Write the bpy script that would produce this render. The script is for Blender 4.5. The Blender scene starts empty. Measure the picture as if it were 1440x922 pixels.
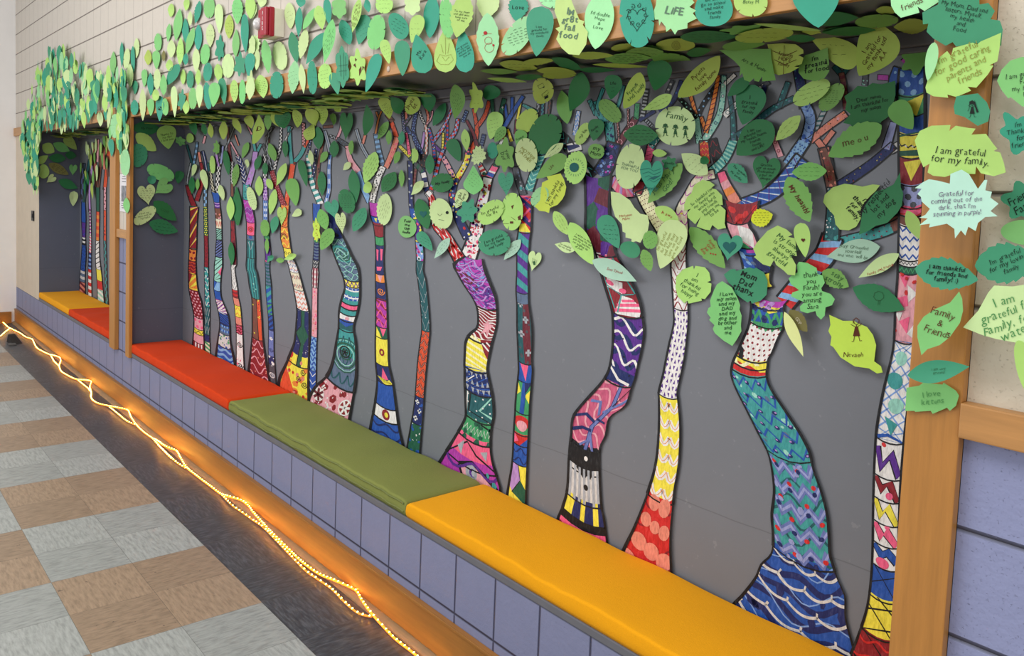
import bpy, bmesh, math, random
from mathutils import Vector
random.seed(11)
C = bpy.context.scene.collection
# ---------------------------------------------------------------- camera (1440 x 922 frame)
FPX, CX, CY = 1156.29, 673.0, 350.82
CAM = Vector((0.34305, -1.63334, 1.59873))
RT = Vector((0.62287, 0.78148, 0.03638)); UP = Vector((-0.07774, 0.01555, 0.99685)); FW = Vector((-0.77846, 0.62373, -0.07043))
D = 0.3623            # depth of the niches
ZS = 2.006            # underside of the niche soffit
ZB = 0.3935           # top of the bench blocks
X0, XE = -4.0047, -9.6575
def un(px, py, axis, val):
    d = FW + RT * ((px - CX) / FPX) - UP * ((py - CY) / FPX)
    t = (val - CAM[axis]) / d[axis]
    return CAM + d * t
cd = bpy.data.cameras.new('camera'); cam = bpy.data.objects.new('camera', cd); C.objects.link(cam)
from mathutils import Matrix
m3 = Matrix((RT, UP, -FW)).transposed()
cam.matrix_world = Matrix.Translation(CAM) @ m3.to_4x4()
cd.sensor_width = 36; cd.lens = 36 * FPX / 1440
cd.shift_x = (720 - CX) / 1440; cd.shift_y = (CY - 461) / 1440
cd.clip_start = .05
bpy.context.scene.camera = cam
bpy.context.scene.view_settings.view_transform = 'Standard'
bpy.context.scene.view_settings.look = 'None'
# ---------------------------------------------------------------- colour + materials
def lin(h):
    h = h.lstrip('#'); v = [int(h[i:i+2], 16) / 255 for i in (0, 2, 4)]
    return tuple(c / 12.92 if c <= .04045 else ((c + .055) / 1.055) ** 2.4 for c in v) + (1,)
MATS = {}
def newmat(name):
    m = bpy.data.materials.new(name); m.use_nodes = True
    nt = m.node_tree; b = nt.nodes['Principled BSDF']
    return m, nt, b
def nd(nt, t, **kw):
    n = nt.nodes.new(t)
    for k, v in kw.items(): setattr(n, k, v)
    return n
def mathn(nt, op, a, b=None, c=None):
    n = nt.nodes.new('ShaderNodeMath'); n.operation = op
    for i, x in enumerate((a, b, c)):
        if x is None: continue
        if isinstance(x, (int, float)): n.inputs[i].default_value = x
        else: nt.links.new(x, n.inputs[i])
    return n.outputs[0]
def mixc(nt, f, a, b, mode='MIX'):
    n = nt.nodes.new('ShaderNodeMix'); n.data_type = 'RGBA'; n.blend_type = mode
    for i, x in ((0, f), (6, a), (7, b)):
        if isinstance(x, (int, float)): n.inputs[i].default_value = x
        elif isinstance(x, tuple): n.inputs[i].default_value = x
        else: nt.links.new(x, n.inputs[i])
    return n.outputs[2]
def pos(nt):
    g = nt.nodes.new('ShaderNodeNewGeometry'); s = nt.nodes.new('ShaderNodeSeparateXYZ')
    nt.links.new(g.outputs['Position'], s.inputs[0]); return g.outputs['Position'], s.outputs
def noise(nt, vec, scale, detail=3, rough=.6, sc=None):
    if sc:
        mp = nd(nt, 'ShaderNodeMapping'); mp.inputs['Scale'].default_value = sc; nt.links.new(vec, mp.inputs[0]); vec = mp.outputs[0]
    n = nd(nt, 'ShaderNodeTexNoise'); n.inputs['Scale'].default_value = scale; n.inputs['Detail'].default_value = detail; n.inputs['Roughness'].default_value = rough
    nt.links.new(vec, n.inputs['Vector']); return n.outputs['Fac']
def ramp(nt, f, stops):
    r = nd(nt, 'ShaderNodeValToRGB'); el = r.color_ramp.elements
    while len(el) < len(stops): el.new(.5)
    for e, (p, c) in zip(el, stops): e.position = p; e.color = c if isinstance(c, tuple) else (c, c, c, 1)
    nt.links.new(f, r.inputs[0]); return r.outputs[0]
def bump(nt, b, h, strength=.3, dist=.004):
    n = nd(nt, 'ShaderNodeBump'); n.inputs['Strength'].default_value = strength; n.inputs['Distance'].default_value = dist
    nt.links.new(h, n.inputs['Height']); nt.links.new(n.outputs[0], b.inputs['Normal'])
def flat(name, col, rough=.6, var=.08, nscale=30, spec=.3, bmp=0):
    if name in MATS: return MATS[name]
    m, nt, b = newmat(name); c = lin(col) if isinstance(col, str) else col
    p, s = pos(nt)
    f = noise(nt, p, nscale, 3)
    lo = tuple(x * (1 - var) for x in c[:3]) + (1,); hi = tuple(min(1, x * (1 + var)) for x in c[:3]) + (1,)
    nt.links.new(ramp(nt, f, [(.3, lo), (.7, hi)]), b.inputs['Base Color'])
    b.inputs['Roughness'].default_value = rough; b.inputs['Specular IOR Level'].default_value = spec
    if bmp: bump(nt, b, noise(nt, p, nscale * 4, 2), bmp, .002)
    MATS[name] = m; return m
def blocks(name, col, joint, vstep=.2046, vph=X0, vstr=1, hstr=1, bstr=.5, jw=.006):
    m, nt, b = newmat(name); c = lin(col); j = lin(joint)
    p, s = pos(nt)
    def line(x, ph, step, w):
        t = mathn(nt, 'FRACT', mathn(nt, 'DIVIDE', mathn(nt, 'SUBTRACT', x, ph - step / 2), step))
        d = mathn(nt, 'MULTIPLY', mathn(nt, 'ABSOLUTE', mathn(nt, 'SUBTRACT', t, .5)), step)
        return mathn(nt, 'SUBTRACT', 1, mathn(nt, 'SMOOTHSTEP' if 0 else 'MINIMUM', mathn(nt, 'DIVIDE', d, w), 1))
    lz = line(s[2], ZB, .2057, jw); lx = line(s[0], vph, vstep, jw * .8)
    n1 = noise(nt, p, 14, 4); n2 = noise(nt, p, 160, 3, .7); n3 = noise(nt, p, 55, 2)
    base = mixc(nt, n1, tuple(x * .93 for x in c[:3]) + (1,), tuple(min(1, x * 1.06) for x in c[:3]) + (1,))
    pit = ramp(nt, n2, [(.26, .55), (.40, 1.0)])
    base = mixc(nt, .5, base, pit, 'MULTIPLY')
    mz = mathn(nt, 'MULTIPLY', mathn(nt, 'POWER', lz, .6), hstr); mx = mathn(nt, 'MULTIPLY', mathn(nt, 'POWER', lx, .6), vstr)
    mk = mathn(nt, 'MAXIMUM', mz, mx)
    nt.links.new(mixc(nt, mk, base, j), b.inputs['Base Color'])
    h = mathn(nt, 'ADD', mathn(nt, 'MULTIPLY', n3, .5), mathn(nt, 'MULTIPLY', pit, .6))
    h = mathn(nt, 'SUBTRACT', h, mathn(nt, 'MULTIPLY', mathn(nt, 'MAXIMUM', lz, mathn(nt, 'MULTIPLY', lx, vstr)), 2.0))
    bump(nt, b, h, bstr, .004)
    b.inputs['Roughness'].default_value = .55; MATS[name] = m; return m
def wood(name, col, axis=0, rough=.42):
    m, nt, b = newmat(name); c = lin(col); p, s = pos(nt)
    sc = [60, 60, 60]; sc[axis] = 4
    f = noise(nt, p, 1.0, 5, .65, tuple(sc)); g = noise(nt, p, 3, 2)
    col1 = ramp(nt, f, [(.3, tuple(x * .78 for x in c[:3]) + (1,)), (.62, c), (.8, tuple(min(1, x * 1.12) for x in c[:3]) + (1,))])
    nt.links.new(mixc(nt, mathn(nt, 'MULTIPLY', g, .25), col1, tuple(x * .8 for x in c[:3]) + (1,)), b.inputs['Base Color'])
    b.inputs['Roughness'].default_value = rough; bump(nt, b, f, .1, .001); MATS[name] = m; return m
# ---------------------------------------------------------------- mesh helpers
def mesh_obj(name, verts, faces, mats, fmat=None, parent=None, smooth=False):
    me = bpy.data.meshes.new(name); me.from_pydata([tuple(v) for v in verts], [], faces)
    for m in mats: me.materials.append(m)
    if fmat: me.polygons.foreach_set('material_index', fmat)
    if smooth: me.polygons.foreach_set('use_smooth', [True] * len(me.polygons))
    me.update()
    o = bpy.data.objects.new(name, me); C.objects.link(o)
    if parent: o.parent = parent
    return o
def bm_obj(name, bm, mat, parent=None, smooth=False):
    me = bpy.data.meshes.new(name); bm.to_mesh(me); bm.free()
    for m in (mat if isinstance(mat, list) else [mat]): me.materials.append(m)
    if smooth: me.polygons.foreach_set('use_smooth', [True] * len(me.polygons))
    o = bpy.data.objects.new(name, me); C.objects.link(o)
    if parent: o.parent = parent
    return o
def add_box(bm, a, b, bev=0, mi=0):
    v = [bm.verts.new((x, y, z)) for x in (a[0], b[0]) for y in (a[1], b[1]) for z in (a[2], b[2])]
    fs = [bm.faces.new([v[i] for i in q]) for q in ((0, 1, 3, 2), (4, 6, 7, 5), (0, 4, 5, 1), (2, 3, 7, 6), (0, 2, 6, 4), (1, 5, 7, 3))]
    for f in fs: f.material_index = mi
    if bev:
        es = list({e for f in fs for e in f.edges})
        bmesh.ops.bevel(bm, geom=es, offset=bev, segments=2, affect='EDGES', profile=.6)
def box(name, a, b, mat, parent=None, bev=0):
    bm = bmesh.new(); add_box(bm, a, b, bev); bmesh.ops.recalc_face_normals(bm, faces=bm.faces)
    return bm_obj(name, bm, mat, parent)
def struct(o): o['kind'] = 'structure'; return o
def tag(o, label, cat, group=None, kind=None):
    o['label'] = label; o['category'] = cat
    if group: o['group'] = group
    if kind: o['kind'] = kind
    return o
def empty(name, loc):
    o = bpy.data.objects.new(name, None); C.objects.link(o); o.location = loc; o.empty_display_size = .05
    bpy.context.view_layer.update()
    return o
def adopt(root, *parts):
    for p in parts:
        p.parent = root; p.matrix_parent_inverse = Matrix.Translation(-root.location)
ROPE_T, ROPE_L, WORLD = 1.9, 66.0, .52
R90 = 1.5708
LIGHTS = [('ceiling light', (-3.0, -2.3, 4.3), (0, 0, 0), 7, 2.2, 140, (1, .97, .93)), ('hall window', (-6.0, -6.0, 2.6), (R90, 0, -.45), 6, 3, 180, (.96, .98, 1)), ('near ceiling light', (1.2, -2.6, 4.2), (0, .25, 0), 3, 2, 60, (1, .97, .94)), ('near window', (5.0, -3.5, 1.9), (R90, 0, 1.25), 4, 2.6, 70, (.98, .98, 1))]  # the last is an added, unseen fill that brightens the slate side wall
# ================================================================ the setting
cream = blocks('cream painted blocks', '#c9c0b4', '#5d5049', vstr=.42, bstr=.55)
cream_big = blocks('cream painted blocks near', '#d2c8b4', '#5d5853', vstep=.4092, vph=.06, bstr=.9)
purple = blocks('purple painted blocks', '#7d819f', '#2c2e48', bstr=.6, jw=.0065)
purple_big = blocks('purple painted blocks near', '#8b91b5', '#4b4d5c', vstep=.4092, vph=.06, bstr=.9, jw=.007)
smooth_cream = flat('smooth cream paint', '#cfc0ab', .6, .04, 8)
end_white = flat('white wall paint', '#f2efec', .6, .03, 3)
oak_x = wood('oak trim along', '#bf8a50', 0); oak_z = wood('oak trim upright', '#b97f3c', 2); oak_b = wood('oak baseboard', '#a06a2a', 0)
shoe = flat('shoe moulding', '#8f7352', .5, .1, 20)
def greywall(name, col):
    m, nt, b = newmat(name); c = lin(col); p, s = pos(nt)
    f = noise(nt, p, 5, 5); base = mixc(nt, f, tuple(x * .93 for x in c[:3]) + (1,), tuple(x * 1.07 for x in c[:3]) + (1,))
    ln = mathn(nt, 'SUBTRACT', 1, mathn(nt, 'MINIMUM', mathn(nt, 'DIVIDE', mathn(nt, 'ABSOLUTE', mathn(nt, 'SUBTRACT', mathn(nt, 'ADD', s[2], mathn(nt, 'MULTIPLY', noise(nt, p, 3, 2), .02)), .712)), .0025), 1))
    sp = ramp(nt, noise(nt, p, 40, 2), [(.70, 0.0), (.74, 1.0)])
    base = mixc(nt, mathn(nt, 'MULTIPLY', ln, .55), base, tuple(x * .45 for x in c[:3]) + (1,))
    base = mixc(nt, mathn(nt, 'MULTIPLY', sp, .12), base, (.5, .5, .5, 1))
    nt.links.new(base, b.inputs['Base Color']); b.inputs['Roughness'].default_value = .42; b.inputs['Specular IOR Level'].default_value = .35
    bump(nt, b, mathn(nt, 'ADD', noise(nt, p, 18, 4), mathn(nt, 'MULTIPLY', noise(nt, p, 120, 2), .25)), .18, .003)
    return m
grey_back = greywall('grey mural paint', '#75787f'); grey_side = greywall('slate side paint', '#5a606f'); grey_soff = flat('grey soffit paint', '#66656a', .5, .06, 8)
grey_sill = flat('grey sill paint', '#68686d', .45, .06, 12)
def floor_mat():
    m, nt, b = newmat('vinyl tile floor'); p, s = pos(nt)
    def cell(v, ph, st): return mathn(nt, 'FLOOR', mathn(nt, 'DIVIDE', mathn(nt, 'SUBTRACT', v, ph), st))
    PHX, YD = -5.5690, -.3383
    bx = cell(s[0], PHX, .6096); by = cell(s[1], YD, .6096)
    par = mathn(nt, 'MODULO', mathn(nt, 'ABSOLUTE', mathn(nt, 'ADD', mathn(nt, 'ADD', bx, by), 100)), 2)
    tx = cell(s[0], PHX, .3048); ty = cell(s[1], YD, .3048)
    tp = mathn(nt, 'MODULO', mathn(nt, 'ABSOLUTE', mathn(nt, 'ADD', mathn(nt, 'ADD', tx, ty), 100)), 2)
    a1 = noise(nt, p, 1, 4, .65, (16, 85, 1)); a2 = noise(nt, p, 1, 4, .65, (85, 16, 1))
    st = nd(nt, 'ShaderNodeMix'); nt.links.new(tp, st.inputs[0]); nt.links.new(a1, st.inputs[2]); nt.links.new(a2, st.inputs[3]); g = st.outputs[0]
    def trio(h, lo, hi): c = lin(h); return ramp(nt, g, [(.36, tuple(x * lo for x in c[:3]) + (1,)), (.5, c), (.64, tuple(min(1, x * hi) for x in c[:3]) + (1,))])
    brown = trio('#a08871', .76, 1.16); grey = trio('#a3a5a1', .78, 1.16); dark = trio('#47484c', .62, 1.7)
    base = mixc(nt, par, grey, brown)
    sp = ramp(nt, noise(nt, p, 38, 2), [(.70, 0.0), (.73, 1.0)])
    base = mixc(nt, mathn(nt, 'MULTIPLY', sp, mathn(nt, 'MULTIPLY', par, .65)), base, (.06, .04, .03, 1))
    isd = mathn(nt, 'GREATER_THAN', s[1], YD)
    base = mixc(nt, isd, base, dark)
    tint = mixc(nt, mathn(nt, 'MULTIPLY', tp, .12), base, (.02, .02, .02, 1))
    def ln(v, ph, st, w):
        t = mathn(nt, 'FRACT', mathn(nt, 'DIVIDE', mathn(nt, 'SUBTRACT', v, ph - st / 2), st))
        d = mathn(nt, 'MULTIPLY', mathn(nt, 'ABSOLUTE', mathn(nt, 'SUBTRACT', t, .5)), st)
        return mathn(nt, 'LESS_THAN', d, w)
    j = mathn(nt, 'MAXIMUM', ln(s[0], PHX, .3048, .0009), ln(s[1], YD, .3048, .0009))
    base = mixc(nt, mathn(nt, 'MULTIPLY', j, .6), tint, (.05, .045, .04, 1))
    nt.links.new(base, b.inputs['Base Color']); b.inputs['Roughness'].default_value = .38; b.inputs['Specular IOR Level'].default_value = .4
    bump(nt, b, g, .06, .001); return m
struct(box('floor', (-9.9, -7, -.05), (3.2, .0, 0), floor_mat()))
struct(box('wall_bench', (XE, 0, 0), (-.25, .5, ZB), purple))
struct(box('wall_lower_near', (-.25, 0, 0), (3, .5, 1.19), purple_big))
struct(box('wall_upper', (XE, 0, ZS + .012), (-.25, .5, 4.3), cream))
struct(box('wall_upper_near', (-.25, 0, 1.19), (3, .5, 4.3), cream_big))
struct(box('wall_far_end', (XE - .1, -7, 0), (XE, .5, 4.3), end_white))
struct(box('wall_far_corner', (XE, 0, ZB), (-8.476, .5, ZS + .012), smooth_cream))
pl = struct(box('wall_pillar', (-5.79, 0, ZB), (-5.49, .5, 1.215), purple)); struct(box('wall_pillar_upper', (-5.79, 0, 1.215), (-5.49, .5, ZS + .012), cream))
struct(box('wall_mural', (-5.50, D, ZB), (-.26, D + .1, ZS + .012), grey_back)); struct(box('wall_mural_far', (-8.48, D, ZB), (-5.78, D + .1, ZS + .012), grey_back))
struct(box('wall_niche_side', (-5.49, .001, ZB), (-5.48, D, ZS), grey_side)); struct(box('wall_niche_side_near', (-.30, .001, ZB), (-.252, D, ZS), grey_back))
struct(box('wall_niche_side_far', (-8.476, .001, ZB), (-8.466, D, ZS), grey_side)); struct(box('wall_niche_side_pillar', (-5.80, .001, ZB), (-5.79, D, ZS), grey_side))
struct(box('ceiling_niche', (-5.49, .0, ZS), (-.252, D, ZS + .012), grey_soff)); struct(box('ceiling_niche_far', (-8.476, .0, ZS), (-5.79, D, ZS + .012), grey_soff))
for i, (a, b) in enumerate(((-5.48, -.30), (-8.466, -5.80))):
    bm = bmesh.new(); add_box(bm, (a, .332, 1.968), (b, D - .0005, ZS - .0005), .004); add_box(bm, (a, .346, 1.955), (b, D - .0007, 1.9679), .003)
    struct(bm_obj('trim_%d' % (i + 1), bm, grey_soff))
    struct(box('trim_%d' % (i + 3), (a, -.004, ZB + .0005), (b, D - .0005, .418), grey_sill, None, .003))
# timber
struct(box('trim_5', (XE, -.022, ZS), (-.25 + .0, -.0005, 2.089), oak_x, None, .002))
struct(box('trim_6', (-.345, -.024, ZB - .25), (-.25, -.0005, ZS - .001), oak_z, None, .003))
struct(box('trim_7', (-5.492, -.024, .388), (-5.41, -.0005, ZS - .001), oak_z, None, .003))
struct(box('trim_8', (-5.875, -.030, .388), (-5.735, -.0005, ZS - .001), oak_z, None, .003))
struct(box('trim_9', (-5.734, -.022, 1.190), (-5.493, -.0005, 1.247), oak_x, None, .002))
struct(box('trim_10', (-.2495, -.032, 1.186), (3, -.0005, 1.250), oak_x, None, .003))
struct(box('trim_11', (-.25, -.022, ZS), (3, -.0005, 2.089), oak_x, None, .002))
bm = bmesh.new(); add_box(bm, (XE, -.020, .020), (3, -.0005, .157), .002); add_box(bm, (XE, -.024, .146), (3, -.0201, .1565), .002)
struct(bm_obj('baseboard_bench', bm, oak_b))
bm = bmesh.new()
for k in range(1):
    prof = [(-.0005, 0)] + [(-.046 * math.cos(t * PI / 10) - .002, .020 * math.sin(t * PI / 10)) for t in range(6) for PI in (math.pi,)]
    ring = []
    for x in (XE, 3):
        ring.append([bm.verts.new((x, y, max(z, .0002))) for y, z in prof])
    n = len(prof)
    for i in range(n): bm.faces.new((ring[0][i], ring[0][(i + 1) % n], ring[1][(i + 1) % n], ring[1][i]))
struct(bm_obj('baseboard_shoe', bm, shoe))
struct(box('baseboard_far_end', (XE + .0005, -7, 0), (XE + .02, -.05, .125), oak_b, None, .002))
# ================================================================ cushions
def fabric(name, col):
    m, nt, b = newmat(name); c = lin(col); p, s = pos(nt)
    w = noise(nt, p, 420, 2, .5); g = noise(nt, p, 6, 4)
    base = mixc(nt, w, tuple(x * .86 for x in c[:3]) + (1,), tuple(min(1, x * 1.1) for x in c[:3]) + (1,))
    nt.links.new(base, b.inputs['Base Color']); b.inputs['Roughness'].default_value = .85; b.inputs['Specular IOR Level'].default_value = .15
    b.inputs['Sheen Weight'].default_value = .02
    bump(nt, b, mathn(nt, 'ADD', w, mathn(nt, 'MULTIPLY', g, 3)), .3, .003); return m
def cushion(name_lab, x0, x1, mat, seed, puff=.006, wr=.004, pipe=None, seamcol=None):
    rnd = random.Random(seed)
    root = empty('bench_cushion', ((x0 + x1) / 2, D / 2, .418))
    y0, y1, z0, z1 = -.004 + rnd.uniform(0, .004), D - .012, .4185, .476
    nx, ny = max(20, int((x1 - x0) / .028)), 14
    ph = [(rnd.uniform(8, 26), rnd.uniform(-16, 16), rnd.uniform(0, 6.3), rnd.uniform(.2, 1)) for _ in range(7)]
    verts = []; r = .009
    prof = []   # around the front-to-back section
    for k in range(5): a = k / 4 * math.pi / 2; prof.append((y0 + r - r * math.cos(a), z1 - r + r * math.sin(a), 1))
    for k in range(1, ny): prof.append((y0 + r + (y1 - y0 - 2 * r) * k / ny, z1, 1))
    for k in range(5): a = k / 4 * math.pi / 2; prof.append((y1 - r + r * math.sin(a), z1 - r + r * math.cos(a), 1))
    prof = [(y0 + .004, z0, 0), (y0 - .001, z0 + .012, 0), (y0 - .002, z0 + .028, .4)] + prof + [(y1, z0 + .02, 0), (y1 - .004, z0, 0)]
    P = len(prof)
    xs = []
    for i in range(nx + 1): xs.append(x0 + .001 + (x1 - x0 - .002) * i / nx)
    xs = [x0 + .001, x0 + .004, x0 + .012] + xs[1:-1] + [x1 - .012, x1 - .004, x1 - .001]
    for i, x in enumerate(xs):
        e = min(x - x0, x1 - x); ed = min(1, e / .02); dz = -(1 - ed) ** 2 * .012
        for (y, z, w) in prof:
            t = (y - y0) / (y1 - y0); bulge = puff * math.sin(max(0, min(1, t)) * math.pi) * min(1, e / .15)
            wv = sum(a * math.sin(fx * x + fy * y + p0) for fx, fy, p0, a in ph) * wr * .25 * (0.4 + min(1, e / .1))
            fr = wr * .6 * (math.sin(x * 31 + 2 * math.sin(x * 9)) + .8 * math.sin(x * 71 + seed)) * (1 if t < .12 else 0) * (z - z0) / (z1 - z0) * .6
            verts.append((x, y - (fr if t < .05 else 0), z + w * (bulge + wv + dz) - (fr * .5 if w else 0)))
    faces = [(i * P + j, i * P + (j + 1) % P, (i + 1) * P + (j + 1) % P, (i + 1) * P + j) for i in range(len(xs) - 1) for j in range(P)]
    faces += [tuple(range(P - 1, -1, -1)), tuple((len(xs) - 1) * P + j for j in range(P))]
    o = mesh_obj('cushion_cover', verts, faces, [mat], None, None, True); adopt(root, o)
    if pipe:
        bm = bmesh.new(); pts = []
        for i, x in enumerate(xs[2:-2]):
            pts.append(verts[(i + 2) * P + 3])
        for dz in (0, -.030):
            prev = None
            for p in pts:
                ringv = [bm.verts.new((p[0], p[1] - .002 + .0032 * math.cos(a), p[2] + dz - .002 + .0032 * math.sin(a))) for a in (0, 1.57, 3.14, 4.71)]
                if prev:
                    for q in range(4): bm.faces.new((prev[q], prev[(q + 1) % 4], ringv[(q + 1) % 4], ringv[q]))
                prev = ringv
        pp = bm_obj('piping', bm, pipe); adopt(root, pp)
    tag(root, name_lab, 'cushion', 'seat cushions along the benches')
    return root
f_or = fabric('orange canvas', '#d23c08'); f_gr = fabric('olive canvas', '#7f8545'); f_ye = fabric('yellow canvas', '#eea30f'); f_gd = flat('olive piping', '#6d7440', .8, .1, 60)
cushion('long golden yellow cushion filling the near end of the main niche bench', -2.055, -.352, f_ye, 3)
cushion('olive green piped cushion between the orange and yellow ones', -3.712, -2.059, f_gr, 5, .007, .004, f_gd)
cushion('orange red cushion against the slate side wall of the main niche', -5.474, -3.716, f_or, 8, .005, .006)
cushion('mustard yellow cushion in the small far niche', -8.458, -7.242, f_ye, 13, .004, .003)
cushion('orange cushion beside the oak posts in the small far niche', -7.238, -5.882, f_or, 17, .004, .005)
# ================================================================ painted trees on the mural wall
CR = dict(A=(1140,0,4.8),B=(1140,180,4.8),C=(1140,360,3.52),D=(900,210,4.8),E=(900,360,4.8),F=(900,0,4),G=(680,0,4),H=(680,190,4.8),I=(460,190,4.8),
          J=(340,0,4),K=(240,190,4.8),L=(0,0,4),M=(0,150,4),N=(40,180,3.842),Q=(440,130,7.09),S=(600,130,7.09),V=(250,150,7.09),X=(780,100,7.09),Y=(960,90,5.7625),
          O=(0,0,1),Z=(1180,60,2.714),T=(340,0,4),
          c=(240,360,4.61),d=(390,360,3.292),e=(590,340,4.61),f=(590,520,4.61),g=(760,350,3.842),h=(760,560,3.842),i=(1000,480,3.073),j=(1000,680,3.81),a=(20,60,5.7625))
def cx(c, x, y): q = CR[c]; return (q[0] + x / q[2], q[1] + y / q[2])
PAINT = dict(K='#15151a', W='#ece8e4', r='#cf2a2a', R='#8c1f2a', p='#f2628a', q='#e7a3ad', P='#5a2a8c', v='#b98fd0', b='#2453a8', B='#1d2a63', c='#86b2dc', t='#3f9a98', T='#1f5a60',
             g='#3f9a62', G='#1c5a44', m='#9ad4c2', y='#f2e24a', o='#ec8a3a', n='#7a4a3c', s='#e58a76', e='#a9adb4', E='#4b4d54', M='#b53aa8', k='#6b2230', i='#e6dcc0', u='#7fa0d8', O='#e0532e', H='#d5d2cf', l='#6a78b4', L='#9aa0d0', x='#5c6f8a', w='#f6f1c0', h='#c75a7c')
def paint(k):
    nm = 'paint ' + k
    if nm in MATS: return MATS[nm]
    m, nt, b = newmat(nm); c = lin(PAINT[k]); p, sx = pos(nt)
    f = noise(nt, p, 1, 4, .65, (150, 150, 45)); g = noise(nt, p, 26, 3)
    a = ramp(nt, f, [(.32, tuple(x * .68 for x in c[:3]) + (1,)), (.52, c), (.72, tuple(min(1, x * 1.12 + .035) for x in c[:3]) + (1,))])
    nt.links.new(mixc(nt, mathn(nt, 'MULTIPLY', g, .35), a, c), b.inputs['Base Color']); b.inputs['Roughness'].default_value = .5; b.inputs['Specular IOR Level'].default_value = .3
    MATS[nm] = m; return m
class Sec:
    """a painted patch: maps (u across, v along) to a pixel, collects quads per colour"""
    def __init__(s, fn, w, h, ydepth=None):
        s.fn, s.w, s.h = fn, w, max(h, .5); s.V = []; s.F = []; s.M = []; s.mats = []; s.lay = 0
    def mi(s, k):
        if k not in s.mats: s.mats.append(k)
        return s.mats.index(k)
    def put(s, pts, k, clamp=True):
        b = len(s.V)
        for u, v in pts:
            if clamp: u = min(1, max(0, u)); v = min(1, max(0, v))
            s.V.append((u, v, s.lay))
        s.F.append(tuple(range(b, b + len(pts)))); s.M.append(s.mi(k))
    def fill(s, k, u0=0, u1=1, v0=0, v1=1):
        n = max(1, int((v1 - v0) * s.h / 5)); 
        for i in range(n):
            a, b = v0 + (v1 - v0) * i / n, v0 + (v1 - v0) * (i + 1) / n
            m = 4 if s.w > 12 else 2
            for j in range(m):
                p, q = u0 + (u1 - u0) * j / m, u0 + (u1 - u0) * (j + 1) / m; s.put([(p, a), (q, a), (q, b), (p, b)], k)
    def line(s, k, th, pts, clamp=True):
        """ribbon; th in units of width"""
        q = [(u * s.w, v * s.h) for u, v in pts]; L = []; hw = th * s.w / 2
        for i, (x, y) in enumerate(q):
            a = q[max(0, i - 1)]; b = q[min(len(q) - 1, i + 1)]; dx, dy = b[0] - a[0], b[1] - a[1]; l = math.hypot(dx, dy) or 1
            nx, ny = -dy / l * hw, dx / l * hw
            L.append((((x + nx) / s.w, (y + ny) / s.h), ((x - nx) / s.w, (y - ny) / s.h)))
        for i in range(len(L) - 1): s.put([L[i][0], L[i][1], L[i + 1][1], L[i + 1][0]], k, clamp)
    def disc(s, k, u, v, r, n=10, ry=1):
        a = s.w / s.h
        s.put([(u + r * math.cos(t * 6.2832 / n), v + r * ry * a * math.sin(t * 6.2832 / n)) for t in range(n)], k)
    def op(s, o):
        s.lay += 1; t = o[0]; rnd = random.Random(len(s.V) * 7 + 3); ar = s.w / s.h
        if t == 'hs':      # horizontal stripes n, colour
            for i in range(o[1]): a = (i + .5) / o[1]; s.fill(o[2], 0, 1, a, a + .5 / o[1])
        elif t == 'vs':
            for i in range(o[1]): a = (i + .25) / o[1]; s.fill(o[2], a, a + .5 / o[1])
        elif t == 'dg':    # diagonal stripes n, colour, slope, thickness
            sl = o[3] if len(o) > 3 else .5; th = o[4] if len(o) > 4 else .5
            m = o[1]; d = 1 / m
            for i in range(-int(abs(sl) * m * ar) - 2, m + int(abs(sl) * m * ar) + 2):
                a = i * d; s.put([(0, a), (1, a + sl * ar), (1, a + sl * ar + th * d), (0, a + th * d)], o[2])
        elif t == 'zz':    # zigzag bands: n, colour, teeth, thickness, amp
            n, k, m = o[1], o[2], o[3]; th = o[4] if len(o) > 4 else .12; am = o[5] if len(o) > 5 else .3
            for i in range(n):
                v = (i + .5) / n
                s.line(k, th, [(j / (2 * m), v + (am / n) * (1 if j % 2 else -1) * .5) for j in range(2 * m + 1)])
        elif t == 'wv':    # wavy lines
            n, k = o[1], o[2]; am = o[3] if len(o) > 3 else .25; th = o[4] if len(o) > 4 else .1; ph = o[5] if len(o) > 5 else 0; sl = o[6] if len(o) > 6 else 0
            for i in range(n):
                v = (i + .5) / n
                s.line(k, th, [(j / 12, v + am / n * math.sin(j / 12 * 9 + ph + i) + sl * (j / 12 - .5) * ar) for j in range(13)])
        elif t == 'dt':    # dots nx ny colour r
            nx, ny, k, r = o[1:5]
            for a in range(ny):
                for b in range(nx):
                    s.disc(k, (b + .5 + (.25 if a % 2 else -.25)) / nx + rnd.uniform(-.03, .03), (a + .5) / ny + rnd.uniform(-.01, .01), r, 7)
        elif t == 'sp':    # random blotches n colours r
            for i in range(o[1]):
                s.disc(o[2][i % len(o[2])], rnd.random(), rnd.random(), o[3] * rnd.uniform(.6, 1.3), 6, rnd.uniform(.6, 1.6))
        elif t == 'tr':    # rows of little triangles
            nx, ny, k = o[1:4]
            for a in range(ny):
                for b in range(nx):
                    u = (b + .5) / nx; v = (a + .5) / ny; h = .32 / ny; w = .3 / nx; f = 1 if (a + (b % 2 if len(o) > 4 else 0)) % 2 else -1
                    s.put([(u - w, v + h * f), (u + w, v + h * f), (u, v - h * f)], k)
        elif t == 'ck':
            nx, ny, k = o[1:4]
            for a in range(ny):
                for b in range(nx):
                    if (a + b) % 2: s.fill(k, b / nx, (b + 1) / nx, a / ny, (a + 1) / ny)
        elif t == 'br':    # bricks
            nx, ny, k = o[1:4]
            for a in range(ny):
                for b in range(-1, nx + 1):
                    u = (b + (.5 if a % 2 else 0)) / nx; s.fill(k, max(0, u + .06 / nx), min(1, u + .9 / nx), (a + .2) / ny, (a + .8) / ny) if u + .9 / nx > 0 and u < 1 else None
        elif t == 'sc':    # scallops n rows, m per row
            n, k, m = o[1:4]; th = o[4] if len(o) > 4 else .08
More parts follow.
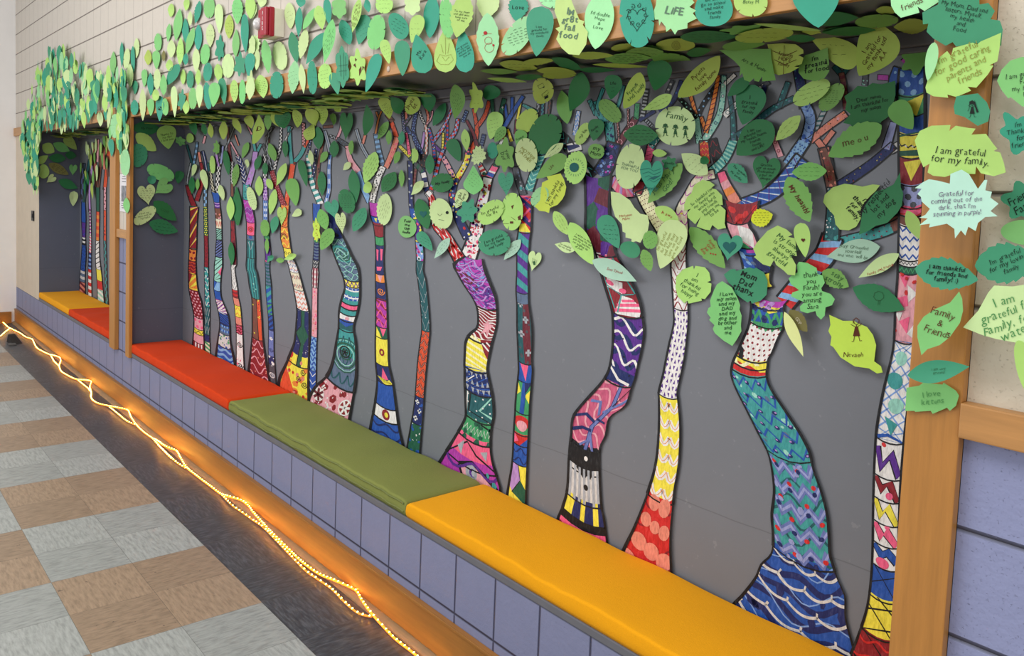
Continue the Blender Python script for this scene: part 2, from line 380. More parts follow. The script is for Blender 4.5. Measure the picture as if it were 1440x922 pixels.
            for a in range(n):
                for b in range(m):
                    s.line(k, th, [((b + j / 6) / m, (a + .25) / n + .5 / n * math.sin(j / 6 * math.pi)) for j in range(7)])
        elif t == 'fe':    # sagging fence lines with upright ticks: rows, colour, thickness, posts
            n, k, th, m = o[1:5]
            for i in range(n):
                v = (i + .35) / n; off = (i % 2) * .5 / m
                for j in range(-1, m + 1):
                    u0, u1 = j / m + off, (j + 1) / m + off
                    s.line(k, th, [(u0 + (u1 - u0) * q / 8, v + .22 / n * math.sin(q / 8 * 3.1416) + .30 / n * (u0 + (u1 - u0) * q / 8)) for q in range(9)]); s.line(k, th, [(u1, v + .03 / n + .3 / n * u1), (u1 + .008, v - .22 / n + .3 / n * u1)])
        elif t == 'ds': s.disc(o[1], o[2], o[3], o[4], 16, o[5] if len(o) > 5 else 1)
        elif t == 'rg': 
            u, v, r = o[2:5]; s.line(o[1], o[5] if len(o) > 5 else .06, [(u + r * math.cos(j * .3927), v + r * ar * math.sin(j * .3927)) for j in range(17)])
        elif t == 'si':    # spiral
            u, v, r = o[2:5]; tn = o[5] if len(o) > 5 else 3; th = o[6] if len(o) > 6 else .05
            s.line(o[1], th, [(u + r * (1 - j / (tn * 14)) * math.cos(j * .4488), v + r * (1 - j / (tn * 14)) * ar * math.sin(j * .4488)) for j in range(tn * 14 - 3)])
        elif t == 'pl': s.put(o[2], o[1])
        elif t == 'ln': s.line(o[1], o[2], o[3])
        elif t == 'nt':    # diamond net
            n, k, th = o[1:4]; m = max(1, round(n / ar))
            for i in range(-n, n + m + 1):
                a = i / n * ar; s.line(k, th, [(0, a), (1, a + ar)]); s.line(k, th, [(0, a), (1, a - ar)])
        elif t == 'cr':    # plus signs
            for u, v in o[2]: s.line(o[1], .16, [(u - .2, v), (u + .2, v)]); s.line(o[1], .16, [(u, v - .25 * ar), (u, v + .25 * ar)])
        elif t == 'xs': 
            for u, v, r in o[2]:
                for a in range(6): s.line(o[1], .05, [(u, v), (u + r * math.cos(a * 1.047), v + r * ar * math.sin(a * 1.047))])
    def build(s, name, root, depth, edge=True, y=None, ow=None, top=False, bot=True):
        s.lay += 1; w = s.w
        th = ow if ow else max(.9, min(3.4, w * .12))
        if edge:
            n = max(2, int(s.h / 6))
            for u in (0, 1): s.line('K', th / w, [(u, j / n) for j in range(n + 1)], False)
            if bot: s.line('K', th * .6 / w, [(j / 4, 1) for j in range(5)], False)
            if top: s.line('K', th / w, [(j / 4, 0) for j in range(5)], False)
        yy = D if y is None else y
        vs = [un(*s.fn(u, v), 1, yy - depth - .00022 * l) for u, v, l in s.V]
        o = mesh_obj(name, vs, s.F, [paint(k) for k in s.mats], s.M); adopt(root, o); return o
VPX, VPY = -250, 236
def trunk_fn(rows, ya, yb, flatrows=False):
    def ed(y, k):
        if y <= rows[0][0]: return rows[0][k]
        for i in range(len(rows) - 1):
            a, b = rows[i], rows[i + 1]
            if y <= b[0]:
                p, q = rows[max(0, i - 1)], rows[min(len(rows) - 1, i + 2)]; h = b[0] - a[0]; t = (y - a[0]) / h
                m0 = max(-1.3, min(1.3, (b[k] - p[k]) / max(1, b[0] - p[0]))) * h; m1 = max(-1.3, min(1.3, (q[k] - a[k]) / max(1, q[0] - a[0]))) * h
                return (2 * t ** 3 - 3 * t * t + 1) * a[k] + (t ** 3 - 2 * t * t + t) * m0 + (3 * t * t - 2 * t ** 3) * b[k] + (t ** 3 - t * t) * m1
        return rows[-1][k]
    def fn(u, v):
        y = ya + (yb - ya) * v
        l, r = ed(y, 1), ed(y, 2); c = (l + r) / 2; sl = (y - VPY) / (c - VPX) * (0 if flatrows else 1)
        yl, yr = y + (l - c) * sl, y + (r - c) * sl; l, r = ed(yl, 1), ed(yr, 2)
        return (l + (r - l) * u, yl + (yr - yl) * u + (r - l) * .5 * u * (1 - u))
    w = sum(ed(ya + (yb - ya) * t, 2) - ed(ya + (yb - ya) * t, 1) for t in (.1, .5, .9)) / 3
    return fn, max(w, 1), yb - ya
def path_fn(pts, ws):
    if len(pts) > 2:
        Q = [pts[0]] + list(pts) + [pts[-1]]; R = []
        for i in range(1, len(Q) - 2):
            a, b, c, e = Q[i - 1], Q[i], Q[i + 1], Q[i + 2]
            for k in range(5):
                t = k / 5; R.append(tuple(.5 * (2 * b[j] + (c[j] - a[j]) * t + (2 * a[j] - 5 * b[j] + 4 * c[j] - e[j]) * t * t + (3 * b[j] - a[j] - 3 * c[j] + e[j]) * t ** 3) for j in (0, 1)))
        pts = R + [pts[-1]]
    # reach a little into the next piece
    a, b = pts[-2], pts[-1]; d = math.hypot(b[0] - a[0], b[1] - a[1]) or 1; x = ws[1] * .22
    pts = list(pts[:-1]) + [(b[0] + (b[0] - a[0]) / d * x, b[1] + (b[1] - a[1]) / d * x)]; ws = (ws[0] * 1.06, ws[1] * 1.08)
    L = [0]
    for a, b in zip(pts, pts[1:]): L.append(L[-1] + math.hypot(b[0] - a[0], b[1] - a[1]))
    T = L[-1] or 1
    def at(d):
        for i in range(len(pts) - 1):
            if d <= L[i + 1] or i == len(pts) - 2:
                t = (d - L[i]) / ((L[i + 1] - L[i]) or 1); return i, t
    # smooth normals
    nr = []
    for i in range(len(pts)):
        a, b = pts[max(0, i - 1)], pts[min(len(pts) - 1, i + 1)]; dx, dy = b[0] - a[0], b[1] - a[1]; l = math.hypot(dx, dy) or 1
        nr.append((dy / l, -dx / l))
    def fn(u, v):
        i, t = at(v * T); p = [pts[i][k] + (pts[i + 1][k] - pts[i][k]) * t for k in (0, 1)]
        n = [nr[i][k] + (nr[i + 1][k] - nr[i][k]) * t for k in (0, 1)]
        w = ws[0] + (ws[1] - ws[0]) * v
        return (p[0] + n[0] * w * (.5 - u), p[1] + n[1] * w * (.5 - u))
    return fn, sum(ws) / 2, T
NT = [0]
def tree(label, rows, secs, branches=(), bands=True, depth=.0012, y=None):
    """rows: (y, left, right) in pixels; secs: (y0, y1, base, ops...); branches: (crop, pts, width, base, ops...)"""
    R = []
    for r in sorted(rows):
        if not R or r[0] - R[-1][0] > 4: R.append(r)
    rows = R
    base = un((rows[-1][1] + rows[-1][2]) / 2, rows[-1][0], 1, D - .001) if rows else un(*cx(branches[0][0], *branches[0][1][-1]), 1, D - .001)
    root = empty('painted_tree', base); NT[0] += 1
    tag(root, label, 'painted tree', 'painted trees of the mural')
    for k, b in enumerate(branches):
        c, pts, w, col = b[:4]; q = CR[c][2]; ws = (w / q, w / q) if isinstance(w, (int, float)) else (w[0] / q, w[1] / q)
        fn, ww, hh = path_fn([cx(c, *p) for p in pts], ws)
        s = Sec(fn, ww, hh); s.fill(col)
        for o in b[4:]: s.op(o)
        s.build('branch', root, depth + .0012 * (NT[0] % 2) + .0003 * (k % 4), top=True, bot=False)
    for ks, sc in enumerate(secs):
        fn, ww, hh = trunk_fn(rows, sc[0], sc[1]); s = Sec(fn, ww, hh); s.fill(sc[2])
        for o in sc[3:]: s.op(o)
        s.build('trunk_section', root, depth + .0024 + .0012 * (NT[0] % 2) + .00012 * ks, ow=None)
    return root
def R3(c, *rows):   # rows given in crop units -> pixel rows
    q = CR[c]; return [(q[1] + y / q[2], q[0] + l / q[2], q[0] + r / q[2]) for y, l, r in rows]
tree('thin forked red painted tree with a pink base, beside the slate side wall',
  R3('K', (480,128,186), (600,128,178), (770,124,174)) + R3('c', (0,118,164), (80,114,164), (215,118,176), (300,134,200), (390,150,210), (460,150,212), (560,143,217), (640,140,222)),
  [(290,350,'R',('dg',3,'y',-2,.35),('dg',3,'p',-2,.2),('dg',3,'G',-2,.12)), (350,366,'o',('dt',2,2,'R',.2)), (366,384,'R',('wv',4,'O')), (384,407,'o',('dg',2,'y',-1.2,.5),('pl','R',[(0,0),(.5,0),(0,.8)])),
   (407,446,'R',('dt',3,9,'q',.1)), (446,462,'q',('dt',2,2,'p',.15)), (462,469,'y',('zz',1,'K',2,.08,.6)), (469,481,'q',), (481,501,'W',('vs',4,'R'))],
  [('V',[(90,380),(130,520),(150,600)],22,'T'), ('V',[(190,350),(185,420),(160,560)],26,'x',('hs',4,'c')), ('V',[(130,560),(100,700),(95,790)],20,'e',('zz',4,'G',1,.2)),
   ('K',[(112,335),(130,410),(158,480)],(26,34),'R',('sp',14,'Kn',.1)), ('V',[(208,450),(228,560)],26,'s'), ('V',[(228,555),(245,650),(235,780),(190,930)],(28,44),'R',('sp',16,'kO',.1))])
tree('very slim painted tree with an olive dotted stem and white letters low down',
  R3('K', (360,222,246), (480,222,246), (900,226,254)) + R3('c', (0,218,244), (330,222,254), (500,218,252), (620,222,256)),
  [(262,290,'E',('ck',2,6,'c')), (290,331,'G',('dt',2,14,'y',.18)), (331,375,'R',('wv',8,'k')), (375,431,'t',('wv',6,'W',.3,.12),('dt',1,6,'B',.2)),
   (431,470,'T',('zz',3,'W',2,.14,.8)), (470,480,'B',), (480,498,'i',('dg',3,'g'))],
  [('V',[(245,440),(270,520),(285,640)],30,'B',('ln','W',.12,[(.3,0),(.3,1)])), ('V',[(275,290),(255,360)],24,'q'), ('V',[(300,560),(310,640)],22,'T'), ('V',[(268,820),(262,930)],24,'E',('hs',4,'W'))])
tree('painted tree with checkered forked limbs above a blue collar and a leafy blue foot',
  R3('K', (385,275,332), (450,292,330), (560,302,342), (700,308,345), (770,302,348), (900,292,348)) + R3('c', (0,290,335), (100,283,328), (200,278,322), (270,288,328), (380,312,372), (450,318,382), (550,305,385), (650,293,405), (720,285,420)),
  [(270,284,'b',), (284,292,'v',('hs',2,'P')), (292,307,'n',('sp',6,'sq',.15)), (307,321,'i',('zz',1,'r',3,.3,.5)), (321,337,'m',('dg',5,'K',-1)), (337,361,'l',('dg',6,'K',-1)), (361,395,'m',('dg',5,'K',-1.2,.2),('pl','p',[(1,.35),(.5,.6),(1,.75)])),
   (395,408,'c',('pl','b',[(0,0),(.5,0),(0,1)])), (408,421,'b',), (421,440,'W',('dg',4,'P',-1,.4),('dg',4,'p',1,.15)), (440,456,'B',('dg',4,'b',.8)), (456,469,'c',('vs',4,'b'),('hs',2,'x')), (469,487,'H',('sp',18,'gb',.07)), (487,518,'b',('wv',4,'c',.3,.12),('sp',6,'g',.1))],
  [('V',[(325,640),(345,800),(370,865)],(22,34),'i',('ck',3,12,'K')), ('V',[(455,440),(410,600),(390,860)],(34,40),'W',('ck',3,16,'K')), ('V',[(380,460),(405,590)],26,'v'), ('V',[(450,390),(430,560)],22,'L')])
tree('slender painted tree with a checkered neck, dark red middle and black and white swirled base',
  R3('K', (180,402,424), (320,405,424), (560,405,430), (900,408,432)) + R3('c', (50,390,428), (215,398,434), (265,402,438), (315,412,450), (440,422,462), (500,425,466), (700,425,474), (760,428,480)),
  [(227,258,'W',('ck',3,14,'K')), (258,276,'n',), (276,310,'G',), (310,341,'R',('sp',10,'k',.2)), (341,371,'k',), (371,407,'W',('zz',5,'K',1,.1,.9),('zz',4,'E',1,.08,.9)), (407,418,'r',('hs',2,'R')), (418,429,'s',), (429,445,'y',('wv',2,'o')), (445,456,'s',), (456,469,'R',('wv',3,'p',.3,.1)), (469,527,'W',('si','K',.5,.25,.4,2,.12),('si','K',.5,.75,.4,2,.12),('sp',6,'p',.12))],
  [('V',[(500,200),(510,400),(530,560)],(24,32),'k',('wv',10,'n')), ('V',[(565,200),(480,410)],16,'e')])
tree('painted tree with a purple swirl over red rings and a dark red wavy foot',
  R3('K', (330,488,528), (430,486,540), (580,510,568), (670,512,566), (900,508,570)) + R3('c', (0,492,548), (100,497,558), (200,510,575), (270,525,580), (400,528,590), (530,527,597), (700,510,620), (800,500,640)),
  [(259,280,'t',('sp',10,'Te',.12)), (280,312,'M',('si','P',.5,.45,.42,3,.08),('wv',4,'v',.3,.06)), (312,330,'p',('rg','r',.5,.5,.3,.12),('rg','R',.5,.5,.12,.12)), (330,337,'x',('ds','b',.5,.3,.2)), (337,362,'t',('vs',3,'T'),('ln','e',.1,[(.2,.1),(.5,.5),(.8,.1)])), (362,419,'t',('vs',4,'T'),('sp',10,'m',.05)),
   (419,476,'n',('pl','O',[(.5,0),(1,0),(1,1),(.62,1)]),('sp',16,'Ry',.07),('ln','K',.06,[(.52,0),(.6,1)])), (476,534,'R',('wv',5,'q',.4,.06),('sp',18,'s',.04))],
  [('V',[(590,480),(640,600),(672,760)],(42,52),'B',('zz',7,'W',1,.16,.9)), ('V',[(525,350),(600,490)],18,'q'), ('V',[(775,445),(745,620),(700,780)],(50,58),'v',('sp',14,'Mue',.12)), ('V',[(745,280),(770,440)],28,'t'), ('V',[(830,370),(790,450)],28,'t'), ('V',[(690,180),(745,290)],18,'q'), ('V',[(775,200),(750,290)],18,'q'), ('V',[(570,280),(605,385)],16,'s')])
tree('thin blue painted tree hung with a green leaf garland, swirling navy lower stem',
  R3('K', (200,622,652), (290,622,650), (440,622,656), (580,624,656), (860,636,668), (920,640,668)) + R3('c', (0,613,650), (190,615,652), (300,622,655), (370,630,660), (480,634,668), (600,632,668), (700,634,674), (850,640,684)),
  [(232,250,'W',('ck',3,6,'K')), (250,281,'v',('dt',2,7,'P',.16),('dt',2,6,'W',.1)), (281,312,'b',('hs',4,'W'),('vs',3,'u')), (312,336,'g',), (336,368,'P',('sp',6,'pg',.2)), (368,402,'x',('hs',7,'T')), (402,426,'b',('dg',2,'t',-1)), (426,442,'g',('dg',2,'b',-1)), (442,464,'B',('dg',3,'b',-1)), (464,500,'l',('si','W',.5,.3,.3,2,.12),('si','B',.5,.75,.4,2,.1)), (500,512,'B',('sp',4,'W',.2)), (512,548,'E',('rg','W',.5,.4,.35,.12),('rg','K',.5,.4,.15,.12),('sp',5,'e',.2))],
  [('V',[(865,470),(872,690)],30,'W',('ck',3,10,'K')), ('V',[(845,370),(905,520)],24,'E',('sp',8,'e',.15)), ('V',[(905,300),(900,420)],20,'s'), ('V',[(960,200),(880,300)],18,'n',('ck',2,6,'W'))])
tree('bent painted tree with orange limbs, starry blue middle and fiery foot',
  R3('K', (470,742,800), (600,742,790), (700,742,802), (770,762,812), (830,770,824)) + R3('d', (25,45,80), (60,55,95), (150,75,120), (245,90,145), (300,88,147), (400,78,147), (450,60,146), (500,40,145), (560,12,143), (600,5,143), (660,2,145)),
  [(288,318,'o',('wv',4,'r',.3,.1)), (318,348,'o',('si','K',.4,.4,.4,3,.07),('wv',3,'y',.3,.1)), (348,362,'y',('rg','K',.25,.5,.15,.06),('rg','K',.7,.5,.15,.06)), (362,382,'W',('zz',3,'b',3,.08,.5),('wv',2,'s',.2,.06)), (382,407,'i',('zz',2,'s',3,.1,.4),('zz',2,'B',4,.08,.4)), (407,435,'W',('zz',4,'s',3,.14,.5)),
   (435,512,'B',('sp',40,'W',.018),('pl','G',[(.35,0),(.65,0),(.62,.28),(.95,.45),(.62,.6),(.62,1),(.4,1),(.4,.6),(.02,.45),(.38,.28)]),('ln','K',.05,[(.35,0),(.38,.28),(.02,.45),(.4,.6),(.4,1)])), (498,561,'y',('sp',16,'o',.12),('pl','O',[(0,.35),(.5,.75),(.7,1),(0,1)]),('sp',12,'sr',.07),('si','K',.75,.3,.12,2,.025),('si','K',.85,.55,.12,2,.025),('si','K',.6,.45,.1,2,.025))],
  [('V',[(1030,190),(1020,400),(980,540),(955,650)],(22,30),'E',('ck',2,26,'W')), ('V',[(945,200),(900,290),(890,420),(935,630)],22,'E',('ck',2,16,'e')), ('V',[(935,635),(985,800),(1050,960),(1090,1060)],(48,52),'R',('dt',3,18,'q',.07)),
   ('V',[(1110,190),(1118,400),(1135,560)],36,'t'), ('V',[(1262,395),(1225,480),(1150,560)],40,'t'), ('V',[(1252,160),(1255,385)],32,'n',('ck',2,16,'q')), ('V',[(1300,330),(1265,400)],26,'O'), ('V',[(1140,200),(1075,325)],18,'H'), ('V',[(1150,550),(1125,710),(1085,940),(1080,1010)],(54,44),'O',('sp',14,'so',.12))])
tree('slim painted tree with teal spotted and royal blue limbs, pink plaid and wavy blue foot',
  R3('K', (470,958,1012), (560,960,1002), (700,968,1000), (840,960,1000), (920,952,998)) + R3('d', (50,163,188), (150,161,186), (370,157,184), (400,153,182), (620,143,178), (640,142,178)),
  [(286,310,'b',), (310,340,'y',('sp',6,'g',.3)), (340,365,'x',('hs',6,'B')), (365,376,'E',('zz',2,'W',2,.1,.6)), (376,404,'q',('hs',4,'W'),('vs',2,'k')), (404,473,'q',('sp',26,'ps',.14)), (473,520,'c',('wv',7,'b',.4,.18)), (520,552,'b',('zz',3,'W',1,.14,.5))],
  [('V',[(1300,480),(1310,640),(1345,780),(1420,960)],(46,60),'t',('hs',9,'W')), ('V',[(1380,420),(1365,560),(1350,700)],26,'B',('dt',1,8,'W',.22)), ('V',[(1325,330),(1300,480)],20,'B',('dt',1,6,'W',.22)), ('Q',[(172,620),(160,760),(160,960),(130,1090)],(34,40),'b',('hs',5,'W'),('vs',2,'u')), ('Q',[(115,380),(150,500),(172,620)],36,'x',('vs',2,'e')), ('Q',[(100,345),(195,338)],28,'n'), ('Q',[(105,470),(60,700),(40,960)],30,'n',('sp',12,'RK',.2))])
tree('stout painted tree with teal spirals, blue brick bands and a rosy foot with white rosettes',
  R3('K', (580,1068,1112), (640,1070,1140), (700,1090,1170)) + R3('d', (-60,246,318), (0,265,345), (50,285,372), (100,305,380), (150,312,382), (200,297,380), (260,285,370), (330,283,352), (400,272,362), (500,253,365), (560,225,363), (600,180,358), (650,150,350), (760,120,330)),
  [(310,333,'B',('sp',10,'lK',.16)), (333,393,'x',('wv',8,'T',.35,.06),('wv',7,'m',.3,.03,2),('rg','t',.5,.35,.46,.12),('si','G',.5,.35,.45,3,.07),('wv',5,'m',.4,.04),('rg','m',.5,.35,.2,.04)), (393,402,'y',('zz',1,'P',4,.12,.7)), (402,426,'W',('br',4,5,'b'),('hs',2,'t')), (426,433,'p',), (433,441,'t',), (441,450,'W',('ds','q',.5,.5,.12)), (450,464,'T',('pl','b',[(0,0),(1,0),(1,.2),(.5,.5),(0,.3)])),
   (464,541,'x',('pl','t',[(0,0),(1,0),(1,.5),(0,.35)]),('rg','m',.5,.42,.62,.03),('rg','G',.5,.42,.68,.04),('sc',3,'T',3,.05),('rg','G',.5,.42,.5,.07),('rg','m',.5,.42,.4,.04),('si','G',.48,.36,.32,3,.05),('xs','K',[(.45,.36,.16)]),('rg','K',.45,.36,.22,.04)), (541,590,'q',('sp',14,'R',.08),('sp',30,'W',.02),('ds','W',.13,.42,.13),('xs','k',[(.13,.42,.12)]),('ds','R',.84,.4,.17),('rg','W',.84,.4,.16,.03),('xs','W',[(.84,.4,.15)]))],
  [('K',[(1085,520),(1098,600)],(40,46),'B')])
tree('painted tree with a pink and leopard print fork, yellow circle and striped blue flag foot',
  R3('I', (450,282,348), (540,290,368), (600,310,382), (680,322,382), (740,326,386), (920,325,385)) + R3('d', (0,455,492), (80,458,495), (180,455,505), (330,455,510), (400,453,513), (500,455,516), (580,462,533), (680,452,547), (780,433,560), (880,418,582)),
  [(284,303,'M',), (303,316,'b',('pl','y',[(.3,.2),(.55,.1),(.4,.6)])), (312,332,'R',), (332,344,'g',), (344,385,'B',('pl','p',[(.1,.15),(.35,.15),(.3,.55),(.15,.5)]),('pl','p',[(.55,.1),(.85,.12),(.8,.5),(.62,.5)]),('pl','p',[(.15,.75),(.8,.72),(.6,.85),(.2,.88)])), (385,396,'o',('pl','q',[(.2,0),(.8,0),(.5,1)])), (396,420,'B',('si','o',.5,.5,.36,2,.09)), (420,459,'M',('dg',3,'R',.8,.3),('wv',3,'p',.4,.08)),
   (459,474,'G',('pl','y',[(0,0),(.3,.5),(.5,1),(0,1)]),('pl','p',[(.35,0),(.9,0),(.6,.8)])), (474,512,'y',('ds','R',.5,.5,.2,1.4),('ds','y',.5,.5,.08,1.6)), (512,538,'B',('pl','p',[(.5,.1),(.75,.7),(.3,.8)]),('pl','y',[(0,.7),(.4,.95),(.8,.7),(1,.95),(.5,1)])), (538,571,'b',), (571,589,'W',('ds','R',.5,.45,.17,1.3),('ds','y',.52,.45,.08,1.3)), (589,628,'b',('wv',3,'B',.3,.06))],
  [('Q',[(165,430),(245,465)],28,'e',('ck',2,5,'K')), ('Q',[(285,240),(280,360),(235,470)],26,'q'), ('Q',[(240,462),(345,535)],(40,52),'E',('dt',2,4,'x',.12)), ('Q',[(340,530),(372,670),(445,780)],(42,60),'q'), ('Q',[(440,770),(480,900),(560,1080)],(60,56),'c',('wv',6,'u',.3,.1)),
   ('Q',[(430,365),(480,520),(545,640)],34,'x',('vs',2,'e')), ('Q',[(522,420),(498,505)],28,'s'), ('Q',[(700,735),(640,880),(590,1080)],(62,58),'W',('sp',70,'K',.09)), ('Q',[(625,405),(660,600),(698,735)],(46,52),'x',('hs',7,'c')), ('Q',[(630,190),(655,260)],20,'o'), ('Q',[(685,185),(655,260),(625,405)],(18,22),'o'), ('Q',[(840,445),(790,600),(730,740)],(58,50),'s',('sp',16,'pr',.12)), ('Q',[(775,270),(805,360),(832,440)],(40,46),'O',('sp',8,'Rn',.12)), ('Q',[(735,215),(790,285)],44,'n')])
tree('slim painted tree with a teal zigzag stem over black and coral tiger stripes',
  R3('I', (180,545,578), (480,552,582), (560,566,612), (640,588,640), (760,598,648), (920,600,648)) + R3('d', (0,643,678), (100,648,685), (200,660,697), (340,668,706), (400,660,701), (500,648,691), (600,641,682), (700,632,676), (800,615,668), (920,594,658)),
  [(228,292,'B',('dt',1,7,'e',.24)), (292,307,'b',('sp',5,'Wy',.2)), (307,340,'P',('sp',18,'ypgb',.18)), (340,366,'u',('sp',14,'pMtW',.2)), (366,465,'T',('zz',5,'e',1,.1,.8),('sp',14,'W',.05)), (465,557,'O',('wv',9,'K',.35,.16),('wv',9,'s',.35,.05)), (557,595,'B',('cr','W',[(.3,.2),(.6,.5),(.3,.8)]),('sp',8,'b',.12)), (595,636,'G',('sp',14,'W',.04),('sp',8,'b',.14))],
  [('Q',[(960,680),(968,930)],40,'B',('dt',1,4,'e',.26)), ('Q',[(930,400),(962,610)],(24,34),'p',('dt',2,6,'R',.16)), ('Q',[(890,185),(908,380)],28,'B',('zz',8,'e',1,.14,.8)), ('Q',[(975,225),(912,320)],24,'E',('dt',1,4,'v',.2)), ('Q',[(925,190),(935,270)],26,'s'), ('Q',[(1025,760),(1005,930)],28,'n',('hs',5,'k'))])
tree('thick winding painted tree with a purple swirl over red stripes and a pink eye foot',
  R3('e', (60,350,400), (140,225,412), (200,243,430), (300,300,470), (350,335,490), (420,370,500), (500,380,503), (560,370,495), (600,322,485), (650,298,470), (720,293,455), (800,290,440)) + R3('f', (0,292,438), (100,293,458), (200,297,476), (300,298,480), (350,278,470), (400,250,463), (500,190,459), (580,140,468), (650,100,487), (760,60,522)),
  [(362,432,'M',('wv',9,'u',.5,.03,.4,.4),('wv',8,'P',.45,.035,2,.4),('rg','k',.15,.45,.4,.06),('rg','v',.6,.25,.3,.04),('si','P',.55,.62,.45,3,.06),('si','k',.2,.35,.3,2,.06),('wv',6,'v',.4,.05),('sp',12,'uP',.06)), (430,478,'R',('wv',11,'W',.3,.05,0,.25),('pl','q',[(.5,.3),(.6,.45),(.85,.5),(.65,.62),(.7,.85),(.5,.7),(.3,.8),(.38,.6),(.2,.48),(.42,.46)])), (474,520,'y',('dg',6,'w',.35,.35),('pl','R',[(.45,0),(1,0),(1,.62),(.8,.4)]),('ln','W',.05,[(.6,.08),(.95,.32)]),('ln','W',.05,[(.75,.04),(1,.2)])),
   (518,552,'B',('dg',4,'b',-.8,.25),('dt',6,2,'W',.02),('ln','W',.04,[(0,.7),(.4,.2)]),('tr',5,3,'e')), (552,590,'T',('ln','m',.08,[(1,0),(.5,.55),(1,.8)]),('ln','W',.04,[(.1,0),(.02,1)]),('dt',2,6,'W',.03),('ln','K',.06,[(.2,0),(.1,.75),(1,1)])), (588,618,'g',('zz',1,'W',8,.03,.3),('ln','K',.05,[(0,.1),(1,.35)]),('sp',12,'G',.08)),
   (612,652,'p',('ln','K',.04,[(0,.9),(.3,.2),(.6,.5),(1,.9)]),('pl','e',[(.12,.5),(.22,.2),(.25,.7)]),('pl','e',[(.7,.35),(.9,.3),(.85,.6)])), (640,708,'M',('pl','q',[(.25,.18),(.5,.05),(.95,.42),(.6,.5),(.35,.4)]),('ds','e',.5,.22,.11),('ds','P',.52,.22,.06),('ln','K',.05,[(.25,.18),(.5,.03),(.95,.42)]),('ln','K',.04,[(.25,.2),(.4,.45),(.95,.45)]),('wv',3,'P',.35,.04),('sp',10,'te',.04))],
  [('S',[(160,640),(215,740),(285,880)],(46,52),'q',('dt',2,5,'B',.2),('sp',8,'yp',.14)), ('S',[(412,600),(390,700),(290,880)],(54,54),'y',('sp',16,'rbW',.17)), ('S',[(415,540),(400,610)],44,'p',('ck',2,4,'B')), ('I',[(868,290),(845,380),(850,450),(900,590),(945,680)],(40,60),'B',('sp',30,'yWur',.15)),
   ('S',[(520,705),(575,815)],(40,62),'W',('hs',3,'r'),('ds','B',.5,.08,.3),('ds','G',.5,.85,.3)), ('S',[(690,725),(630,830)],(66,72),'p',('pl','W',[(0,.45),(1,.55),(1,.68),(0,.58)]),('pl','b',[(0,.6),(1,.7),(1,.95),(0,.9)])), ('S',[(705,680),(690,730)],54,'G'), ('I',[(1085,285),(1060,400),(1030,520),(1005,600)],(62,70),'W',('sp',44,'rBMWyR',.15)), ('I',[(1020,570),(995,700),(960,800)],(84,104),'W',('sp',90,'prBWp',.07)),
   ('I',[(670,380),(705,430),(735,600),(800,680),(900,850)],(40,78),'W',('sp',12,'K',.05),('wv',9,'r',.8,.22)), ('Q',[(1085,755),(1110,840),(1130,960),(1170,1010)],(46,60),'B',('hs',3,'W')), ('Q',[(970,640),(1085,785)],44,'G',('dg',3,'E')), ('Q',[(858,530),(975,645)],(30,40),'y',('zz',7,'K',1,.14,.7)), ('Q',[(1105,610),(1105,750)],60,'K',('sp',10,'n',.12)),
   ('Q',[(1030,195),(1000,400),(1080,605)],(34,46),'B',('dt',2,18,'u',.12)), ('Q',[(928,340),(950,390),(1005,420)],36,'B',('sp',8,'u',.12)), ('Q',[(1060,185),(1085,260),(1120,320)],22,'W',('ck',2,10,'K')), ('Q',[(1128,145),(1150,255),(1130,330)],26,'s',('dt',1,8,'r',.2)), ('Q',[(1192,180),(1180,260),(1130,320)],18,'q'), ('Q',[(1120,320),(1135,440),(1128,610)],26,'s',('ck',2,12,'W')), ('Q',[(1112,390),(1085,560)],26,'v'),
   ('Q',[(1150,350),(1200,520),(1215,700)],32,'b',('dt',2,10,'r',.24),('sp',8,'W',.12)), ('Q',[(1392,145),(1310,330),(1205,480)],(24,34),'r',('ck',2,14,'u'),('sp',6,'W',.16)), ('Q',[(1298,570),(1250,700),(1212,860),(1180,960)],(34,42),'u',('hs',7,'r'),('sp',8,'W',.14)), ('Q',[(1340,300),(1335,480),(1285,640)],24,'b',('hs',8,'r')), ('Q',[(1300,400),(1292,550)],24,'y',('dt',2,5,'K',.2)), ('Q',[(1205,525),(1300,615)],34,'P',('sp',6,'K',.15)),
   ('S',[(310,260),(290,380),(220,480)],(36,40),'r',('ck',2,10,'u'),('sp',6,'W',.12)), ('S',[(400,180),(360,290)],34,'B',('dt',2,5,'c',.14))])
